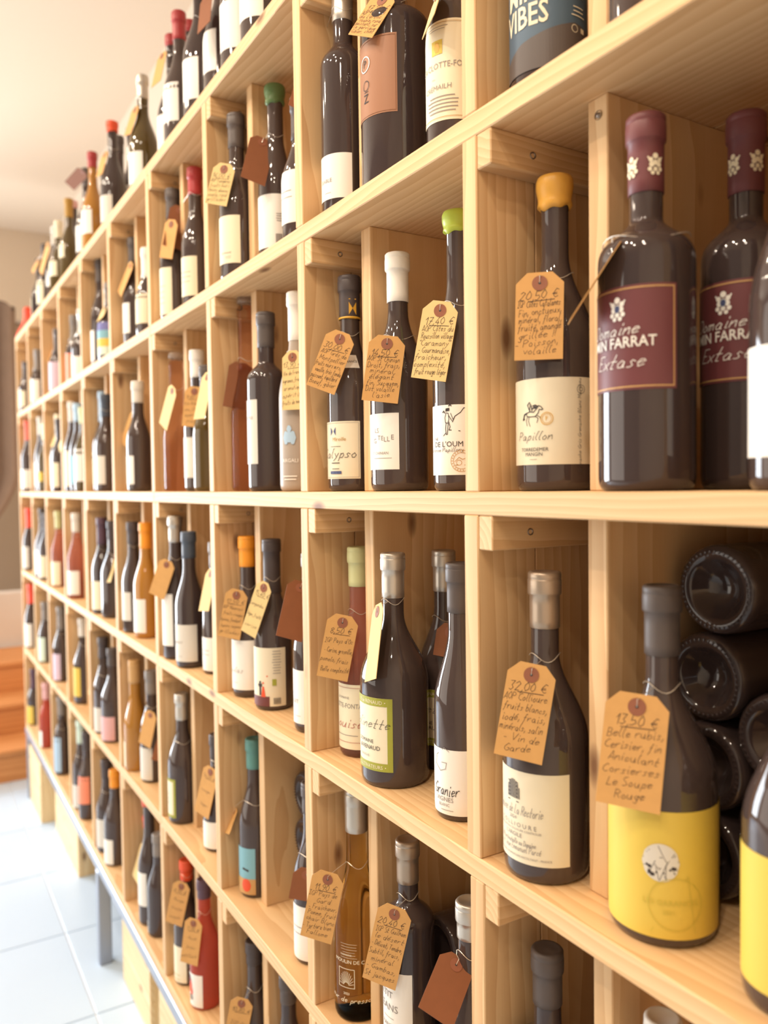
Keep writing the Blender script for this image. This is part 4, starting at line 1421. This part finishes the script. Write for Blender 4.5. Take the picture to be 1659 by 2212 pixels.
T(b, (448, 815), (430, 905), 12, KRAFTP, Yh=.035, Yb=.015)
b = B('C', 7, 372, 1114, .075, 48, 'slim', 'black', ('foil', 'silver', 1172), ('white', 1282, 1392, 62, -4), None)
T(b, (360, 1220), (338, 1288), 40)
b = B('C', 7, 407, 1148, .07, 68, 'burg', 'black', ('foil', 'navy', 1206), ('offwhite', 1348, 1426, 80, 18), a_word('gaus', .5, .009, pen=True))
b = B('C', 7, 466, 1170, .062, 56, 'burg', 'dark', ('foil', 'grey', 1225), ('white', 1376, 1456, 60, 6), a_lines(2))
T(b, (455, 1240), (440, 1320), 8, KRAFTP, Yh=.04, Yb=.02)
b = B('D', 7, 392, 1497, .07, 64, 'burg', 'dark', ('foil', 'silver', 1556), ('cream', 1680, 1760, 42, 0), a_frame('olivegreen'), words='green-framed label')
T(b, (366, 1575), (345, 1645), 80, KRAFT_SHADE, Yh=.05, Yb=.02)
b = B('D', 7, 468, 1585, .06, 56, 'burg', 'dark', ('foil', 'black', 1640), ('white', 1772, 1868, 62, 2), None)
T(b, (455, 1668), (435, 1760), 25, KRAFT, text=['14,00 €', 'rouge', 'léger'])
b = B('E', 7, 402, 1856, .075, 50, 'burg', 'dark', ('foil', 'redorange', 1903), ('cream', 2038, 2128, 62, 4), a_lines(2, 'olivegreen', .2))
T(b, (392, 1915), (375, 1996), 45, text=['8,90 €', 'Rouge', 'fruité', 'souple'])
b = B('E', 7, 440, 1898, .07, 64, 'burg', 'redwine', ('foil', 'purple', 1942), ('white', 2098, 2190, 58, 2), a_picture(), words='picture label')
T(b, (418, 1995), (408, 2082), 42, text=['7,90 €', 'Rosé', 'frais', 'pétillant'])

# ------------------------------------------------------------------ sixth bay
b = B('A', 6, 288, 515, .07, 44, 'burg', 'dark', ('foil', 'charcoal', 570), ('white', 656, 722, 50, 0))
T(b, (282, 575), (258, 635), 8, Yh=.04, Yb=.02)
B('A', 6, 318, 560, .06, 40, 'burg', 'dark', ('foil', 'white', 600), ('cream', 608, 700, 62, 10))
b = B('B', 6, 314, 810, .07, 48, 'burg', 'black', ('foil', 'black', 880), ('blue', 976, 1044, 80, 40))
T(b, (290, 900), (268, 962), 20)
B('B', 6, 294, 824, .085, 40, 'burg', 'dark', ('foil', 'offwhite', 870), ('white', 985, 1046, 60, -10))
b = B('C', 6, 286, 1127, .08, 44, 'burg', 'dark', ('foil', 'black', 1176), ('offwhite', 1278, 1338, 60, 0))
T(b, (277, 1182), (262, 1248), 10, KRAFTP, Yh=.05, Yb=.03)
B('C', 6, 313, 1129, .065, 52, 'burg', 'gold', ('foil', 'orange', 1186), ('white', 1293, 1364, 64, 6))
b = B('D', 6, 288, 1425, .075, 52, 'flask', 'gold', ('foil', 'tan', 1476), ('cream', 1600, 1652, 45, -30))
b = B('D', 6, 326, 1448, .065, 46, 'burg', 'dark', ('foil', 'grey', 1500), ('offwhite', 1612, 1688, 62, 10))
T(b, (325, 1545), (312, 1610), 30)
b = B('E', 6, 322, 1763, .068, 48, 'burg', 'dark', ('wax', 'redorange', 1790), ('offwhite', 1948, 2010, 62, 0))
T(b, (310, 1832), (292, 1900), 8, KRAFTP, Yh=.04, Yb=.02)
B('E', 6, 295, 1723, .075, 44, 'burg', 'dark', ('wax', 'redorange', 1742), ('white', 1880, 1948, 60, -4))
B('E', 6, 342, 1800, .06, 44, 'burg', 'black', ('foil', 'grey', 1850), ('white', 1990, 2060, 30, -30))

# ------------------------------------------------------------------ bays five to one, out of focus
F = [
    # row, bay, x, y top, Y, glass, cap, label(colour, top, bottom, half, az), tag (hole, bottom) or None
    ('A', 5, 216, 560, .07, 'dark', ('foil', 'charcoal', 610), ('white', 716, 782, 45, -10), None),
    ('A', 5, 236, 628, .06, 'dark', ('foil', 'grey', 660), ('skyblue', 690, 768, 70, 20), ((228, 662), (216, 690))),
    ('B', 5, 222, 846, .068, 'dark', ('foil', 'lightblue', 922), ('ivory', 990, 1046, 80, 30), ((218, 918), (202, 985))),
    ('B', 5, 205, 852, .085, 'dark', ('foil', 'navy', 900), ('offwhite', 985, 1046, 70, 0), ((207, 905), (190, 965))),
    ('C', 5, 219, 1118, .075, 'black', ('foil', 'purple', 1176), ('cream', 1254, 1314, 60, 20), ((213, 1190), (209, 1240))),
    ('C', 5, 242, 1125, .06, 'dark', ('foil', 'black', 1165), ('cream', 1265, 1320, 20, -30), ((247, 1205), (233, 1258))),
    ('D', 5, 221, 1376, .075, 'dark', ('foil', 'black', 1422), ('offwhite', 1525, 1577, 62, 20), ((207, 1440), (195, 1500))),
    ('D', 5, 242, 1400, .06, 'dark', ('foil', 'charcoal', 1440), ('pink', 1545, 1605, 62, 20), None),
    ('E', 5, 229, 1640, .072, 'dark', ('foil', 'black', 1680), ('offwhite', 1765, 1822, 62, 0), ((222, 1690), (204, 1740))),
    ('E', 5, 247, 1662, .062, 'dark', ('foil', 'orange', 1702), ('white', 1808, 1872, 62, 0), None),
    ('A', 4, 161, 722, .07, 'dark', ('foil', 'grey', 745), ('salmon', 764, 822, 70, 0), None),
    ('A', 4, 178, 735, .06, 'dark', ('foil', 'silver', 750), ('white', 770, 822, 70, 10), None),
    ('B', 4, 152, 868, .08, 'dark', ('foil', 'offwhite', 912), ('cream', 975, 1050, 70, 10), ((148, 920), (128, 970))),
    ('B', 4, 167, 872, .068, 'dark', ('foil', 'lightblue', 910), ('skyblue', 985, 1045, 70, 0), None),
    ('B', 4, 180, 880, .06, 'olive', ('foil', 'palegreen', 915), ('white', 970, 1040, 70, 0), ((178, 918), (162, 970))),
    ('C', 4, 164, 1108, .07, 'pink', ('foil', 'offwhite', 1150), ('white', 1232, 1282, 70, 20), ((158, 1160), (146, 1210))),
    ('D', 4, 178, 1335, .065, 'dark', ('foil', 'offwhite', 1375), ('yellow', 1440, 1500, 60, 0), ((168, 1390), (162, 1440))),
    ('E', 4, 172, 1555, .07, 'dark', ('foil', 'mint', 1605), ('offwhite', 1690, 1740, 70, 10), ((166, 1625), (160, 1685))),
    ('E', 4, 187, 1580, .06, 'dark', ('foil', 'black', 1620), ('salmon', 1650, 1730, 70, 20), None),
    ('A', 3, 125, 742, .07, 'dark', ('foil', 'charcoal', 765), ('lilac', 782, 850, 75, 10), ((116, 748), (106, 780))),
    ('B', 3, 126, 895, .065, 'dark', ('foil', 'cream', 930), ('white', 985, 1050, 70, 0), ((124, 928), (112, 965))),
    ('B', 3, 113, 905, .085, 'dark', ('foil', 'black', 930), ('cream', 1000, 1052, 70, 0), None),
    ('C', 3, 126, 1104, .07, 'pink', ('foil', 'palegreen', 1142), ('cream', 1212, 1265, 75, 10), ((118, 1150), (106, 1195))),
    ('D', 3, 131, 1310, .068, 'dark', ('foil', 'grey', 1360), ('lilac', 1410, 1475, 70, 0), ((124, 1362), (113, 1410))),
    ('E', 3, 132, 1505, .07, 'dark', ('foil', 'grey', 1545), ('lightblue', 1590, 1660, 70, 0), ((129, 1590), (124, 1635))),
    ('A', 2, 82, 785, .07, 'dark', ('foil', 'grey', 810), ('white', 820, 868, 80, 10), None),
    ('B', 2, 88, 900, .07, 'dark', ('foil', 'offwhite', 940), ('white', 1000, 1050, 75, 0), ((80, 945), (66, 985))),
    ('B', 2, 97, 915, .06, 'olive', ('foil', 'cream', 950), ('yellow', 1020, 1040, 60, 0), None),
    ('C', 2, 91, 1098, .07, 'dark', ('foil', 'charcoal', 1130), ('white', 1188, 1235, 75, 0), ((86, 1128), (76, 1175))),
    ('C', 2, 99, 1108, .06, 'dark', ('foil', 'charcoal', 1140), ('cream', 1200, 1245, 75, 0), ((97, 1145), (86, 1190))),
    ('D', 2, 97, 1300, .068, 'dark', ('foil', 'grey', 1340), ('mint', 1375, 1425, 75, 0), None),
    ('E', 2, 99, 1475, .068, 'redwine', ('foil', 'pink', 1510), ('white', 1575, 1610, 60, -20), None),
    ('A', 1, 56, 800, .07, 'dark', ('foil', 'charcoal', 825), ('cream', 845, 880, 75, 0), ((48, 802), (36, 830))),
    ('B', 1, 60, 905, .07, 'dark', ('foil', 'redorange', 965), ('white', 1015, 1055, 85, 10), None),
    ('C', 1, 60, 1098, .07, 'dark', ('foil', 'vermilion', 1145), ('offwhite', 1180, 1225, 75, 0), ((62, 1145), (57, 1180))),
    ('D', 1, 62, 1262, .07, 'dark', ('foil', 'vermilion', 1310), ('white', 1345, 1400, 75, 10), None),
    ('E', 1, 64, 1445, .07, 'dark', ('foil', 'purple', 1500), ('yellow', 1522, 1560, 75, 0), None),
]
for row, bay, x, y, Y, gl, cp, lb, tg in F:
    b = B(row, bay, x, y, Y, None, 'burg', gl, cp, lb, a_bands('mint', 'yellow', 'skyblue', 'blue') if (row, bay, x) == ('A', 5, 236) else None, R=.0365,
          words='banded bright label' if (row, bay, x) == ('A', 5, 236) else '')
    if tg:
        T(b, tg[0], tg[1], 8, random.choice((KRAFT, KRAFTP, KRAFTP)), Yh=.045, Yb=.022, width=.04)

# ------------------------------------------------------------------ bottles standing on the rack
TT = [
    (560, -330, .06, 9, 'dark', ('foil', 'burgundy', -250), ('white', -60, 46, 66, 4), None),
    (515, -215, .07, 8, 'dark', ('foil', 'black', -130), ('white', 6, 112, 70, 4), None),
    (475, -140, .09, 8, 'dark', ('foil', 'charcoal', -60), ('white', 66, 160, 60, -8), None),
    (430, -85, .07, 8, 'black', ('foil', 'darkred', -25), ('white', 130, 222, 58, 4), ((446, -5), (440, 60))),
    (408, -40, .12, 7, 'black', ('foil', 'red', 43), ('white', 170, 230, 60, 0), None),
    (386, 28, .07, 7, 'dark', ('foil', 'red', 85), ('white', 182, 268, 60, 6), None),
    (370, 42, .08, 7, 'black', ('foil', 'red', 95), ('white', 252, 335, 62, -4), ((350, 122), (337, 182))),
    (307, 165, .07, 7, 'olive', ('foil', 'silver', 213), ('white', 332, 402, 66, 4), ((292, 238), (275, 292))),
    (282, 216, .14, 6, 'dark', ('foil', 'darkred', 252), ('white', 370, 430, 60, 0), None),
    (242, 265, .07, 6, 'black', ('wax', 'redorange', 284), ('offwhite', 426, 484, 66, 4), ((226, 335), (214, 380))),
    (256, 278, .10, 6, 'dark', ('foil', 'charcoal', 330), ('white', 376, 440, 62, 0), None),
    (224, 294, .13, 6, 'dark', ('foil', 'grey', 330), ('white', 440, 490, 62, 0), None),
    (199, 330, .07, 5, 'gold', ('foil', 'red', 362), ('white', 456, 510, 66, 4), None),
    (186, 365, .08, 5, 'dark', ('foil', 'charcoal', 400), ('white', 490, 548, 60, 0), ((178, 372), (150, 402))),
    (148, 430, .07, 4, 'olive', ('foil', 'mustard', 470), ('cream', 476, 560, 50, 0), None),
    (158, 415, .10, 4, 'dark', ('foil', 'pink', 450), ('cream', 520, 570, 60, 0), None),
    (126, 478, .07, 3, 'olive', ('foil', 'cream', 515), ('cream', 545, 600, 66, 0), None),
    (118, 490, .09, 3, 'dark', ('foil', 'offwhite', 530), ('white', 580, 622, 66, 0), ((104, 530), (88, 590))),
    (97, 528, .07, 2, 'dark', ('foil', 'black', 556), ('cream', 600, 660, 66, 0), ((82, 565), (70, 588))),
    (84, 560, .08, 1, 'black', ('foil', 'black', 590), ('cream', 625, 690, 40, -30), None),
]
for x, y, Y, bay, gl, cp, lb, tg in TT:
    b = B('T', bay, x, y, Y, None, 'burg', gl, cp, lb, None, R=.0385, words='half-hidden label' if x == 408 else '')
    if tg:
        T(b, tg[0], tg[1], 15, KRAFT_SHADE if x in (430, 186) else KRAFT, Yh=.05, Yb=.03, width=.04)
# red bottle-shaped ornament at the very end of the rack top
P = at_y(60, 690, .06)
e = empty('red_carafe', (P.x, P.y, Z['T']), 'small vermilion flared carafe on the far end of the rack top', 'carafe')
v, f = lathe([(0, 0), (.055, 0), (.058, .006), (.05, .03), (.03, .07), (.02, .10), (.019, .13), (.022, .14), (.017, .14), (0, .135)], 28)
obj('carafe_body', v, f, cm('vermilion'), e, True)
v, f = lathe([(0, .136), (.015, .136), (.018, .150), (.012, .158), (0, .158)], 20)
obj('stopper', v, f, cm('redorange'), e, True)
